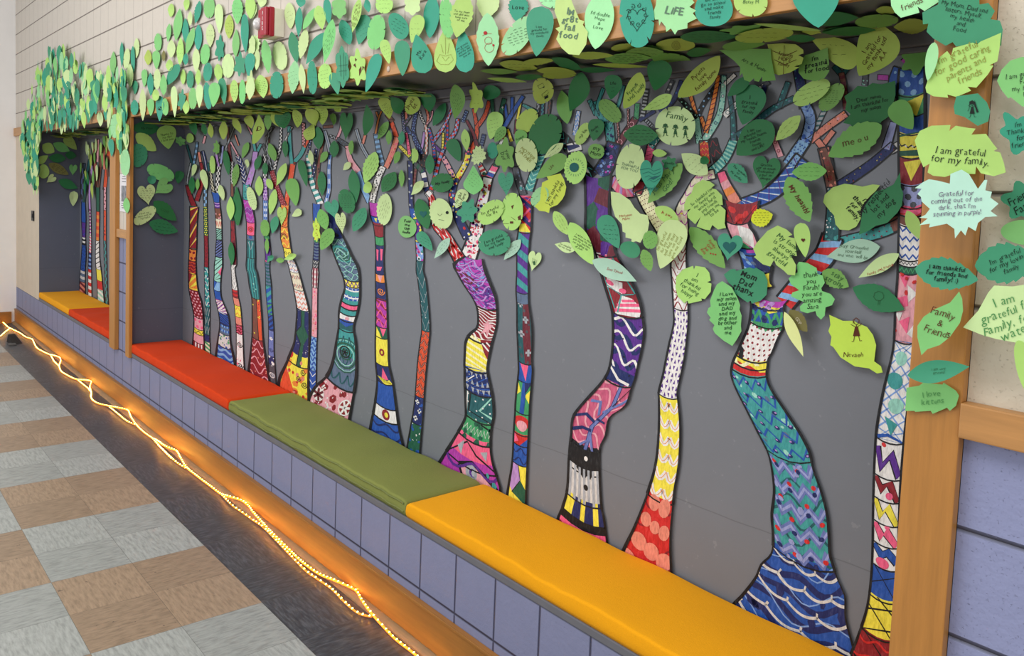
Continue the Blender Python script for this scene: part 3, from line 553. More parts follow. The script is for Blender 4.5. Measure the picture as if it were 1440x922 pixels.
tree('straight painted tree with purple and teal diagonal stripes and silver crosses',
  R3('I', (405,1300,1382), (650,1290,1375), (920,1280,1356)) + R3('e', (0,630,712), (310,625,706), (400,630,708), (550,632,728), (660,636,730), (780,640,726)) + R3('f', (0,642,732), (200,622,716), (300,617,711), (400,610,706), (600,600,698), (780,572,691), (880,560,688)),
  [(275,326,'r',('dg',3,'P',1.2,.3),('dg',3,'p',-1.2,.25),('pl','y',[(0,.8),(.5,.72),(1,1),(0,1)]),('dg',2,'B',.8,.2)), (326,411,'P',('dg',4,'t',.7,.5)), (411,426,'x',), (426,510,'T',('pl','k',[(.5,0),(1,0),(1,1),(.5,1),(.35,.5)]),('sp',10,'E',.1),('cr','e',[(.3,.0),(.62,.25),(.28,.5),(.75,.8)])), (510,536,'b',('pl','p',[(.15,0),(.75,0),(.55,.9)])), (536,580,'g',('pl','y',[(0,0),(.3,.3),(0,.5)]),('pl','y',[(1,.2),(.6,.4),(1,.7)]),('ln','b',.3,[(.5,0),(.45,1)]),('pl','B',[(.5,0),(1,0),(.6,.35)])),
   (580,610,'g',('ds','r',.5,.42,.5),('ds','q',.52,.55,.36)), (608,625,'r',('pl','p',[(0,0),(.35,.6),(0,1)]),('pl','b',[(.4,1),(1,.3),(1,1)])), (625,652,'b',('wv',2,'B',.3,.08)), (652,708,'y',('pl','v',[(0,.0),(.4,.0),(.6,.35),(.2,.7),(0,.6)]),('pl','G',[(.6,.35),(1,.6),(1,.95),(.2,.72)]),('ln','K',.04,[(.4,0),(.6,.35),(.2,.72)]))],
  [('S',[(1190,560),(1110,700),(1020,960)],(76,84),'t',('zz',9,'m',1,.16,.8),('sp',8,'T',.16)), ('S',[(1090,600),(1200,590)],60,'T',('zz',3,'t',1,.1,.6)), ('S',[(880,740),(905,850),(960,1010)],(58,66),'E',('sp',10,'xe',.14),('ds','t',.5,.75,.2,1.4)), ('S',[(955,122),(1095,195)],(28,42),'t',('zz',5,'E',1,.12,.6)), ('S',[(1115,105),(1100,240)],28,'E',('ck',2,6,'e')), ('S',[(1158,105),(1152,215)],28,'t',('ck',2,6,'B')), ('S',[(1232,75),(1210,225)],26,'E',('ck',2,7,'n'))])
tree('reddish brown bare forked painted limbs standing between the purple swirl and harlequin trees',
  [], [], [('S',[(465,160),(500,350),(485,480),(435,590)],(30,48),'O',('wv',9,'n',.4,.08)), ('S',[(625,85),(580,230),(500,345)],40,'O',('wv',6,'n',.4,.08)), ('S',[(395,275),(460,400),(485,480)],(26,34),'k',('wv',5,'R',.3,.1)), ('S',[(485,470),(505,545)],34,'k'), ('S',[(572,415),(545,525)],38,'x',('br',2,5,'B')), ('S',[(520,520),(530,600)],36,'k')])
tree('tangle of dark green, royal blue and yellow painted limbs rising over the harlequin tree',
  [], [], [('S',[(775,60),(742,200),(735,350)],42,'G',('cr','W',[(.4,.3)]),('sp',4,'g',.15)), ('S',[(650,65),(660,195)],34,'G'), ('S',[(962,35),(850,210),(775,340)],(34,46),'b',('sp',10,'Bu',.12)), ('S',[(852,45),(848,210)],30,'b'), ('S',[(780,115),(800,270)],28,'b'), ('S',[(938,90),(905,260)],24,'y'), ('S',[(808,360),(842,480)],(22,36),'y',('wv',3,'o')), ('S',[(785,400),(735,510)],30,'r',('pl','W',[(0,.55),(1,.55),(1,1),(0,1)])), ('S',[(890,270),(880,410)],22,'k'), ('S',[(1335,275),(1270,430),(1205,540)],30,'n',('ck',2,9,'K'))])
tree('big painted tree of harlequin patches, wavy violet bend and black and white band',
  R3('H', (265,684,862), (500,688,846), (650,692,870), (790,755,890)) + R3('g', (30,295,425), (130,325,470), (250,362,525), (300,378,541), (350,388,549), (450,392,560), (550,387,545), (650,370,521), (700,345,511), (750,305,492), (850,215,456), (922,190,428)) + R3('h', (100,176,376), (200,165,352), (260,158,323), (330,153,318), (500,143,323), (600,115,331), (640,97,341), (790,60,362)),
  [(246,358,'P',('pl','G',[(.5,.0),(1,0),(1,.1),(.9,.2),(.5,.08)]),('pl','k',[(.55,.12),(1,.2),(.95,.4),(.35,.3)]),('pl','G',[(0,.42),(.35,.3),(.6,.42),(.3,.7),(0,.66)]),('pl','P',[(.5,.4),(1,.42),(.95,.6),(.4,.58)]),('pl','k',[(0,.72),(.35,.6),(.6,.75),(.3,.95),(0,.98)]),('pl','G',[(.55,.62),(1,.6),(1,.85),(.5,.78)]),('pl','P',[(.5,.8),(.75,.84),(.4,1),(.25,.98)]),('pl','k',[(.8,.86),(1,.86),(1,1),(.5,1)])),
   (356,442,'R',('pl','W',[(0,0),(.8,0),(.55,.12),(0,.14)]),('pl','p',[(.05,.02),(.9,-.02),(.6,.08),(.2,.1)]),('ln','t',.05,[(.02,0),(.15,.98)]),('ln','t',.05,[(.75,.0),(.95,.62)]),('pl','W',[(.2,.38),(.7,.42),(.55,.6),(.1,.55)]),('ds','p',.25,.45,.13,.8),('ds','p',.6,.55,.12,.8),('pl','W',[(.5,.62),(.8,.68),(1,.86),(.9,1),(.1,1),(.15,.92)]),('ln','p',.1,[(.45,.72),(.85,.72)]),('ln','p',.12,[(.25,.82),(.95,.8)]),('ln','p',.12,[(.12,.93),(.98,.9)]),('ln','t',.04,[(.1,.52),(.5,.62),(.2,.95)]),('ln','t',.04,[(.5,.62),(.9,.62)])),
   (442,538,'P',('wv',4,'B',.32,.14,0,.5),('wv',4,'W',.3,.08,1.7,.5),('pl','B',[(0,.78),(1,.86),(1,1),(0,1)]),('ln','W',.08,[(.02,.8),(.4,.92),(.85,.97)]),('sp',10,'K',.03)),
   (536,628,'h',('wv',6,'q',.5,.05,1,.5),('ln','B',.13,[(.6,0),(.66,.3),(.55,.62),(.5,1)]),('ln','l',.09,[(.6,0),(.66,.3),(.55,.62),(.5,1)]),('ln','l',.08,[(.62,.4),(.85,.25),(1,.2)]),('ln','l',.07,[(.6,.45),(.3,.3),(.1,.35)]),('ln','B',.07,[(.58,.55),(.25,.5),(0,.6)]),('ln','B',.08,[(.55,.68),(.3,.68),(.02,.8)]),('ln','B',.05,[(.6,.5),(.9,.55)]),('ln','l',.08,[(.54,.75),(.75,1)]),('ln','l',.06,[(.5,.85),(.3,.95)]),('ln','K',.03,[(.65,.3),(1,.05)])),
   (622,662,'K',('ds','W',.55,.42,.06,1.3)), (654,704,'H',('pl','K',[(.2,0),(.8,0),(.7,.25),(.6,.15),(.5,.3),(.35,.15)]),('vs',7,'e'),('ds','K',.55,.5,.07,1.3)), (698,728,'y',('pl','B',[(.25,0),(.42,0),(.4,1),(.2,1)]),('pl','B',[(.55,0),(.75,0),(.72,1),(.5,1)]),('pl','B',[(.9,0),(1,0),(1,1),(.85,1)])), (728,737,'K',), (736,775,'p',('wv',2,'R',.2,.08))],
  [('X',[(400,300),(445,440),(520,520)],(44,60),'t',('zz',5,'T',1,.1,.6)), ('X',[(345,285),(410,430)],44,'t',('dg',4,'T',.8,.3)), ('X',[(485,170),(430,330),(420,440)],36,'t',('ln','T',.2,[(.5,0),(.5,1)])), ('X',[(685,140),(645,300),(560,520)],38,'t',('ln','T',.2,[(.5,0),(.5,1)])), ('X',[(540,505),(560,715)],(90,84),'t',('zz',2,'T',1,.14,.7),('sp',6,'B',.12)), ('X',[(590,715),(540,880),(470,1010)],(130,160),'B',('sp',26,'uMb',.1),('wv',6,'K',.4,.03)),
   ('X',[(0,590),(90,670),(150,770)],(70,110),'K',('zz',4,'t',1,.08,.8)), ('X',[(120,770),(245,745)],90,'W',('pl','B',[(.2,0),(.8,.1),(.6,.9),(.3,.8)])), ('X',[(150,780),(250,900),(370,1040)],(96,110),'K',('pl','y',[(.1,0),(.7,0),(.4,.2)]),('wv',3,'t',.4,.06),('pl','W',[(.3,.55),(.8,.7),(.5,.85)])), ('X',[(238,395),(200,630)],(42,48),'u',('wv',5,'W',.4,.12)), ('X',[(625,505),(640,690)],20,'n',('dt',1,9,'q',.3)), ('X',[(730,375),(732,560)],18,'n',('dt',1,9,'q',.3)), ('X',[(805,470),(720,600),(620,750)],(66,76),'k',('rg','q',.5,.2,.3,.1),('rg','q',.5,.5,.3,.1),('rg','q',.5,.8,.3,.1)), ('X',[(1000,395),(845,490)],36,'B'), ('X',[(1265,95),(1180,300),(1050,400)],(44,38),'B',('sp',8,'b',.2)), ('X',[(915,175),(895,330),(875,440)],44,'K',('hs',8,'e')), ('X',[(900,480),(965,545)],34,'K',('hs',4,'e')), ('X',[(825,320),(812,470)],48,'g',('zz',3,'T',1,.1,.6))])
tree('slim white painted tree with purple triangles, yellow scallops and a red bubble foot',
  R3('D', (575,212,318), (720,210,316)) + R3('E', (0,210,312), (70,207,314), (180,215,320), (350,225,325), (450,228,325), (600,195,311), (700,175,297), (800,155,276), (922,125,251)) + R3('h', (0,640,743), (150,640,755), (300,630,752), (400,612,741), (480,588,726), (550,565,718), (700,505,704), (800,457,701), (930,400,706)),
  [(330,434,'W',('wv',9,'R',.5,.07),('sp',24,'R',.03)), (434,557,'W',('tr',5,13,'P',1)), (557,702,'y',('sc',6,'W',2,.2),('sc',6,'o',2,.025)), (696,810,'r',('wv',4,'R',.2,.05),('ds','s',.3,.08,.2),('ds','s',.7,.1,.22),('ds','s',.2,.32,.16),('ds','s',.5,.35,.15),('ds','s',.8,.38,.17),('ds','s',.2,.6,.19),('ds','s',.52,.63,.19),('ds','s',.84,.7,.19),('ds','s',.1,.85,.16),('ds','s',.4,.88,.16),('ds','s',.75,.95,.14))],
  [('H',[(862,285),(900,350),(960,390),(1040,375)],(56,62),'q',('dg',5,'p',.6,.5),('dg',3,'v',.6,.2)), ('H',[(1010,380),(1090,380)],50,'y'), ('H',[(1065,370),(1110,470),(1215,650),(1290,740)],(88,74),'w',('dt',6,16,'n',.045)), ('H',[(1065,310),(1040,380)],60,'R'), ('D',[(505,165),(400,200),(330,320),(280,420),(280,560),(262,640)],(60,96),'i',('sc',9,'M',2,.07),('sp',14,'yq',.1)), ('X',[(965,735),(930,880)],(76,72),'p',('dg',4,'K',.5,.08)), ('X',[(1065,620),(960,745)],(56,66),'t',('sp',16,'W',.09)), ('X',[(1175,90),(1120,215)],34,'E',('si','W',.5,.3,.3,2,.1),('si','W',.5,.7,.3,2,.1)), ('X',[(1230,260),(1320,350),(1400,450)],38,'K',('dt',1,7,'m',.22))])
tree('largest painted tree, snaking from a red dotted patch to a blue foot with white lines',
  R3('D', (335,568,805), (420,578,790), (500,580,730), (560,600,770), (640,640,800), (760,690,830), (860,720,880)) + R3('E', (60,690,884), (200,800,893), (290,750,1000), (330,750,972), (400,745,972), (480,730,966), (550,700,931), (650,655,891), (740,620,861), (800,615,853)) + R3('i', (80,97,244), (150,90,239), (200,105,256), (300,155,321), (400,205,386), (480,245,426), (550,262,441), (650,272,476), (750,262,501), (850,268,509)) + R3('j', (300,328,629), (380,320,636), (430,270,651), (500,240,673), (600,165,716), (640,125,718), (720,60,720), (850,-60,753), (930,-120,775)),
  [(281,312,'R',('sp',8,'r',.12),('ln','K',.03,[(0,0),(.3,.9),(.7,1),(1,.1)])), (312,346,'q',('pl','W',[(.5,0),(1,.3),(.8,1),(.4,.6)]),('pl','g',[(.3,.6),(.7,1),(.2,1)])), (342,356,'M',('pl','b',[(0,0),(.45,.2),(.4,1),(0,1)])), (352,380,'b',('pl','B',[(.6,.1),(1,.2),(1,1),(.5,1)]),('sp',8,'xc',.12)), (378,402,'y',('pl','e',[(0,0),(.4,0),(.5,1),(0,1)])),
   (418,431,'M',('pl','y',[(0,.2),(.5,.9),(1,.8),(1,1),(0,1)]),('sp',6,'v',.08)), (428,456,'b',('zz',1,'g',4,.2,.5),('pl','y',[(0,0),(.3,.02),(.55,.25),(1,.2),(1,.05),(.6,.08),(.3,-.05)]),('sp',10,'B',.08)), (454,504,'W',('dt',6,7,'R',.035),('pl','g',[(0,0),(.1,.0),(.1,.12),(.2,0),(.3,.12),(.4,0),(.5,.14),(.6,0),(.7,.14),(.8,0),(1,.16),(1,0),(0,-.05)]),('pl','K',[(.0,.7),(.12,.75),(.22,1),(.08,1)])), (502,514,'y',('wv',1,'w',.5,.1)), (509,524,'r',('pl','y',[(.5,0),(1,0),(1,.6),(.8,.5)])), (522,641,'t',('sp',16,'xm',.06),('zz',5,'b',3,.075,.6),('dt',3,6,'B',.055),('dt',3,6,'v',.026)),
   (640,786,'t',('wv',6,'T',.4,.05),('zz',5,'l',3,.22,.55),('zz',5,'L',3,.07,.5),('dt',2,6,'r',.05),('dt',2,5,'B',.05),('sp',10,'L',.05)), (776,935,'b',('wv',7,'B',.3,.05,0,0),('wv',5,'u',.3,.012,2,0),('sp',16,'B',.05),('fe',6,'H',.022,3))],
  [('Y',[(170,620),(182,790)],(72,80),'r',('zz',4,'O',3,.12,.5),('zz',4,'y',3,.04,.5)), ('Y',[(240,605),(260,700),(305,810)],(66,84),'K',('wv',3,'R',.3,.08)), ('Y',[(415,610),(340,770),(215,890)],(66,76),'m',('hs',12,'t')), ('D',[(545,150),(575,230),(640,350)],(52,80),'s',('pl','p',[(0,0),(1,0),(1,.3),(0,.25)]),('pl','q',[(0,.28),(1,.3),(1,.5),(0,.48)]),('pl','o',[(0,.52),(1,.5),(1,.7),(0,.7)])), ('Y',[(110,425),(135,630)],(46,52),'m',('sp',30,'T',.06)), ('Y',[(335,90),(325,250),(290,430),(180,610)],(40,56),'m',('sp',24,'xtW',.14),('rg','B',.5,.3,.22,.08),('rg','B',.5,.5,.22,.08),('rg','B',.5,.7,.22,.08)), ('Y',[(475,290),(345,410)],(40,52),'W',('rg','T',.5,.8,.3,.1),('rg','T',.5,.4,.25,.1)), ('Y',[(425,85),(345,160)],32,'W',('sp',8,'t',.14)), ('Y',[(302,135),(170,320),(125,420)],36,'K',('dt',1,9,'c',.2)), ('Y',[(15,320),(115,430)],36,'K',('dt',1,5,'m',.2)), ('Y',[(60,245),(105,400)],30,'o',('dg',4,'R',.8,.2)), ('Y',[(290,90),(265,230),(215,450),(188,550)],(30,38),'o',('dg',11,'R',.8,.2)), ('Y',[(148,425),(188,550)],30,'o',('dg',4,'R',.8,.2)),
   ('D',[(1100,60),(1020,160),(940,250),(840,320),(700,370)],(112,80),'b',('dg',8,'W',1.2,.2),('dg',8,'c',1.2,.1),('dg',6,'P',-.6,.08)), ('Y',[(1000,605),(935,700),(870,800)],(92,100),'c',('dt',4,6,'b',.07),('dt',3,5,'B',.05)), ('Y',[(990,330),(1035,450),(1000,610)],(84,84),'u',('sc',5,'B',1,.04),('sp',10,'b',.14)), ('Y',[(925,20),(945,110),(985,345)],(74,80),'B',('sp',24,'tT',.1)), ('Y',[(1152,365),(1065,550)],38,'e',('dg',5,'T',.6,.4)), ('Y',[(1325,400),(1170,510),(1040,615)],(60,54),'s',('dt',2,6,'K',.07),('sp',8,'qo',.14))])
tree('reddish painted fork on a white speckled teal stem and candy striped limb',
  [], [], [('Y',[(1222,540),(1135,655)],40,'s'), ('Y',[(1085,615),(1140,690),(1175,800),(1215,930)],(50,66),'s',('si','R',.5,.3,.3,2,.06),('si','R',.5,.6,.3,2,.06)), ('B',[(85,130),(115,260),(140,390),(148,430)],(76,70),'n',('si','R',.5,.3,.25,2,.06),('si','R',.5,.65,.25,2,.06),('sp',8,'s',.12)), ('B',[(148,400),(150,560),(140,740)],(72,96),'T',('sp',26,'W',.06),('sp',8,'t',.12)), ('B',[(150,730),(95,860),(0,960),(-60,1040),(-160,1160)],(140,128),'r',('dg',5,'c',.5,.45)), ('Y',[(1225,15),(1290,90)],44,'T'), ('Y',[(1352,15),(1292,90)],36,'T'), ('Y',[(1285,70),(1310,200),(1320,360)],(46,40),'n',('hs',6,'k')), ('Y',[(700,145),(625,195)],32,'E',('sp',8,'W',.16)), ('Y',[(668,170),(655,240)],34,'B'), ('Y',[(855,145),(800,290),(780,350)],(42,44),'T',('sp',8,'t',.2)), ('Y',[(905,275),(720,370),(570,490),(450,575)],(46,52),'T',('sp',16,'tx',.2),('pl','x',[(.1,.6),(.9,.62),(.8,.85),(.2,.8)])), ('Y',[(380,255),(405,420),(412,610)],(34,46),'T',('sp',10,'xt',.2)), ('Y',[(712,515),(745,620),(790,740)],(36,48),'q',('rg','R',.5,.2,.25,.12),('rg','R',.5,.5,.25,.12),('rg','R',.5,.8,.25,.12))])
tree('tall patchwork painted tree beside the near oak post with a netted yellow foot',
  [(60,1268,1300),(130,1262,1300),(180,1263,1300),(300,1264,1297),(385,1262,1292),(430,1259,1289),(478,1257,1286),(500,1254,1284),(550,1242,1279),(600,1233,1273),(640,1230,1269),(700,1228,1265),(795,1226,1262),(850,1220,1258),(890,1208,1256),(930,1192,1254)],
  [(95,132,'b',('dt',2,3,'c',.12)), (130,160,'g',('pl','y',[(.2,.4),(1,.1),(.7,1)])), (160,186,'b',), (184,219,'y',('ln','G',.08,[(0,.2),(1,0)]),('zz',1,'K',4,.06,.1),('pl','G',[(0,.8),(1,.75),(1,1),(0,1)]),('dt',4,1,'W',.04)), (219,258,'R',('pl','y',[(.2,.15),(.95,.1),(.5,.8)])), (256,290,'L',('dt',2,3,'E',.14)), (286,302,'p',('wv',2,'r',.2,.06)), (300,316,'n',), (314,364,'W',('zz',4,'b',3,.1,.5)), (363,372,'W',('zz',1,'K',6,.05,.4)), (371,383,'G',('zz',1,'g',5,.08,.5)), (382,480,'q',('pl','p',[(.1,.05),(.6,.0),(.4,.2)]),('pl','p',[(0,.4),(.5,.3),(.6,.45),(.1,.52)]),('pl','W',[(.5,.15),(1,.3),(.6,.4)]),('pl','p',[(.2,.7),(.7,.6),(.6,.85)]),('pl','W',[(0,.6),(.35,.55),(.2,.7)]),('pl','W',[(.6,.85),(1,.7),(1,.95)]),('sp',6,'r',.09)),
   (480,619,'W',('nt',2,'u',.08),('ds','m',.45,.15,.28),('ds','t',.35,.38,.32),('ds','m',.55,.62,.3),('pl','t',[(.2,.75),(.7,.8),(.5,.92)]),('ln','b',.12,[(.05,.98),(.4,.92),(1,1)])), (619,670,'W',('ln','K',.46,[(0,.2),(.25,.72),(.6,.3),(1,.9)]),('ln','P',.34,[(0,.2),(.25,.72),(.6,.3),(1,.9)]),('ds','r',.3,.08,.08)), (670,702,'W',('ln','K',.44,[(0,0),(.3,.5),(.6,.1),(1,1)]),('ln','R',.33,[(0,0),(.3,.5),(.6,.1),(1,1)]),('ds','p',.6,.7,.14)), (702,735,'W',('ln','K',.46,[(0,.0),(.3,.65),(.55,.2),(1,1)]),('ln','y',.36,[(0,.0),(.3,.65),(.55,.2),(1,1)])), (735,765,'W',('ln','K',.48,[(0,0),(.35,.6),(.5,.25),(1,.95)]),('ln','p',.38,[(0,0),(.35,.6),(.5,.25),(1,.95)]),('ds','p',.55,.05,.1)), (765,797,'W',('ln','K',.42,[(0,.05),(.35,.42),(.6,.2),(1,.6)]),('ln','b',.32,[(0,.05),(.35,.42),(.6,.2),(1,.6)]),('ds','p',.4,.75,.26,.8)),
   (797,842,'b',('ln','K',.04,[(0,.6),(1,.2)]),('ln','K',.04,[(.1,0),(1,.9)])), (838,893,'y',('ln','K',.06,[(0,.45),(1,.25)]),('ln','K',.06,[(0,1),(1,.75)]),('ln','K',.06,[(0,.3),(1,1)]),('ln','K',.06,[(.3,0),(1,.4)])), (890,935,'R',('ln','K',.05,[(0,0),(1,.9)]),('wv',2,'r',.2,.05))],
  [('A',[(590,455),(560,570),(620,640)],(60,84),'b',('dt',2,3,'c',.14)), ('A',[(690,370),(640,420)],60,'M'), ('A',[(450,520),(515,525)],36,'M'), ('A',[(745,515),(680,600)],(34,40),'p'), ('A',[(370,500),(365,570)],36,'E',('sp',6,'m',.14)), ('B',[(690,65),(545,145)],(50,56),'H'), ('B',[(560,115),(400,250),(200,385)],(56,62),'B',('sp',8,'y',.07),('sp',8,'K',.1),('sp',4,'R',.07)), ('B',[(560,-40),(510,130)],(44,56),'L'), ('B',[(650,620),(480,700),(200,770)],(74,70),'t',('dt',2,11,'R',.08),('dt',2,11,'B',.04)), ('B',[(790,520),(700,590),(560,650)],(84,96),'n',('pl','q',[(.3,.2),(.8,.3),(.6,.6)]),('sp',6,'k',.1)), ('B',[(760,440),(620,560)],(100,90),'p',('wv',3,'q',.3,.08)), ('B',[(720,280),(660,420)],(90,80),'L',('dt',2,3,'E',.1))])
# small far niche
for lab, rows, secs, br in (
  ('slim blue painted tree in the far niche, first from its slate side wall', R3('N',(400,286,306),(480,285,310),(600,290,308),(680,286,311),(770,280,306),(900,272,306)), [(284,312,'b',),(312,333,'P',('sp',8,'b',.2)),(333,344,'W',('hs',2,'K')),(344,380,'b',('wv',7,'B',.3,.1)),(380,396,'H',('hs',2,'x')),(396,418,'s',('dg',3,'k'))], [('N',[(300,190),(290,300),(294,410)],16,'l',('ck',2,8,'E')),('N',[(330,170),(312,280),(300,400)],14,'T')]),
  ('thin pink and blue painted tree in the far niche, second from its slate side wall', R3('N',(440,328,336),(600,328,340),(760,322,340),(900,322,342)), [(294,330,'M',('hs',8,'W')),(330,355,'p',('dg',6,'W')),(355,378,'B',('hs',4,'u')),(378,416,'r',('hs',4,'W'))], [('N',[(345,200),(330,330),(332,450)],12,'v'),('N',[(360,220),(340,300)],12,'n')]),
  ('white painted tree with an orange neck in the far niche', R3('N',(320,364,384),(450,366,384),(610,364,382),(700,362,384),(800,368,396),(870,372,402),(950,372,410)), [(263,297,'G',),(297,338,'O',('hs',4,'o')),(338,378,'W',('dg',6,'K',-1,.2)),(378,394,'y',),(394,407,'r',),(407,428,'m',('dg',3,'W'))], [('N',[(350,80),(360,200),(372,330)],18,'s',('vs',2,'k')),('N',[(395,90),(388,200),(376,330)],16,'n'),('N',[(375,60),(372,180)],14,'q')]),
  ('slender red and teal painted tree beside the oak posts in the far niche', R3('N',(320,406,420),(480,406,420),(605,406,420),(700,408,422),(900,414,428),(960,416,434)), [(263,295,'q',('dt',1,6,'k',.3)),(295,338,'O',('sp',8,'R',.25)),(338,432,'t',('ck',2,20,'E'))], [('N',[(440,80),(425,200),(412,330)],18,'O'),('N',[(405,100),(410,220)],14,'s'),('N',[(425,150),(430,260)],10,'n')])):
    tree(lab, rows, secs, br)
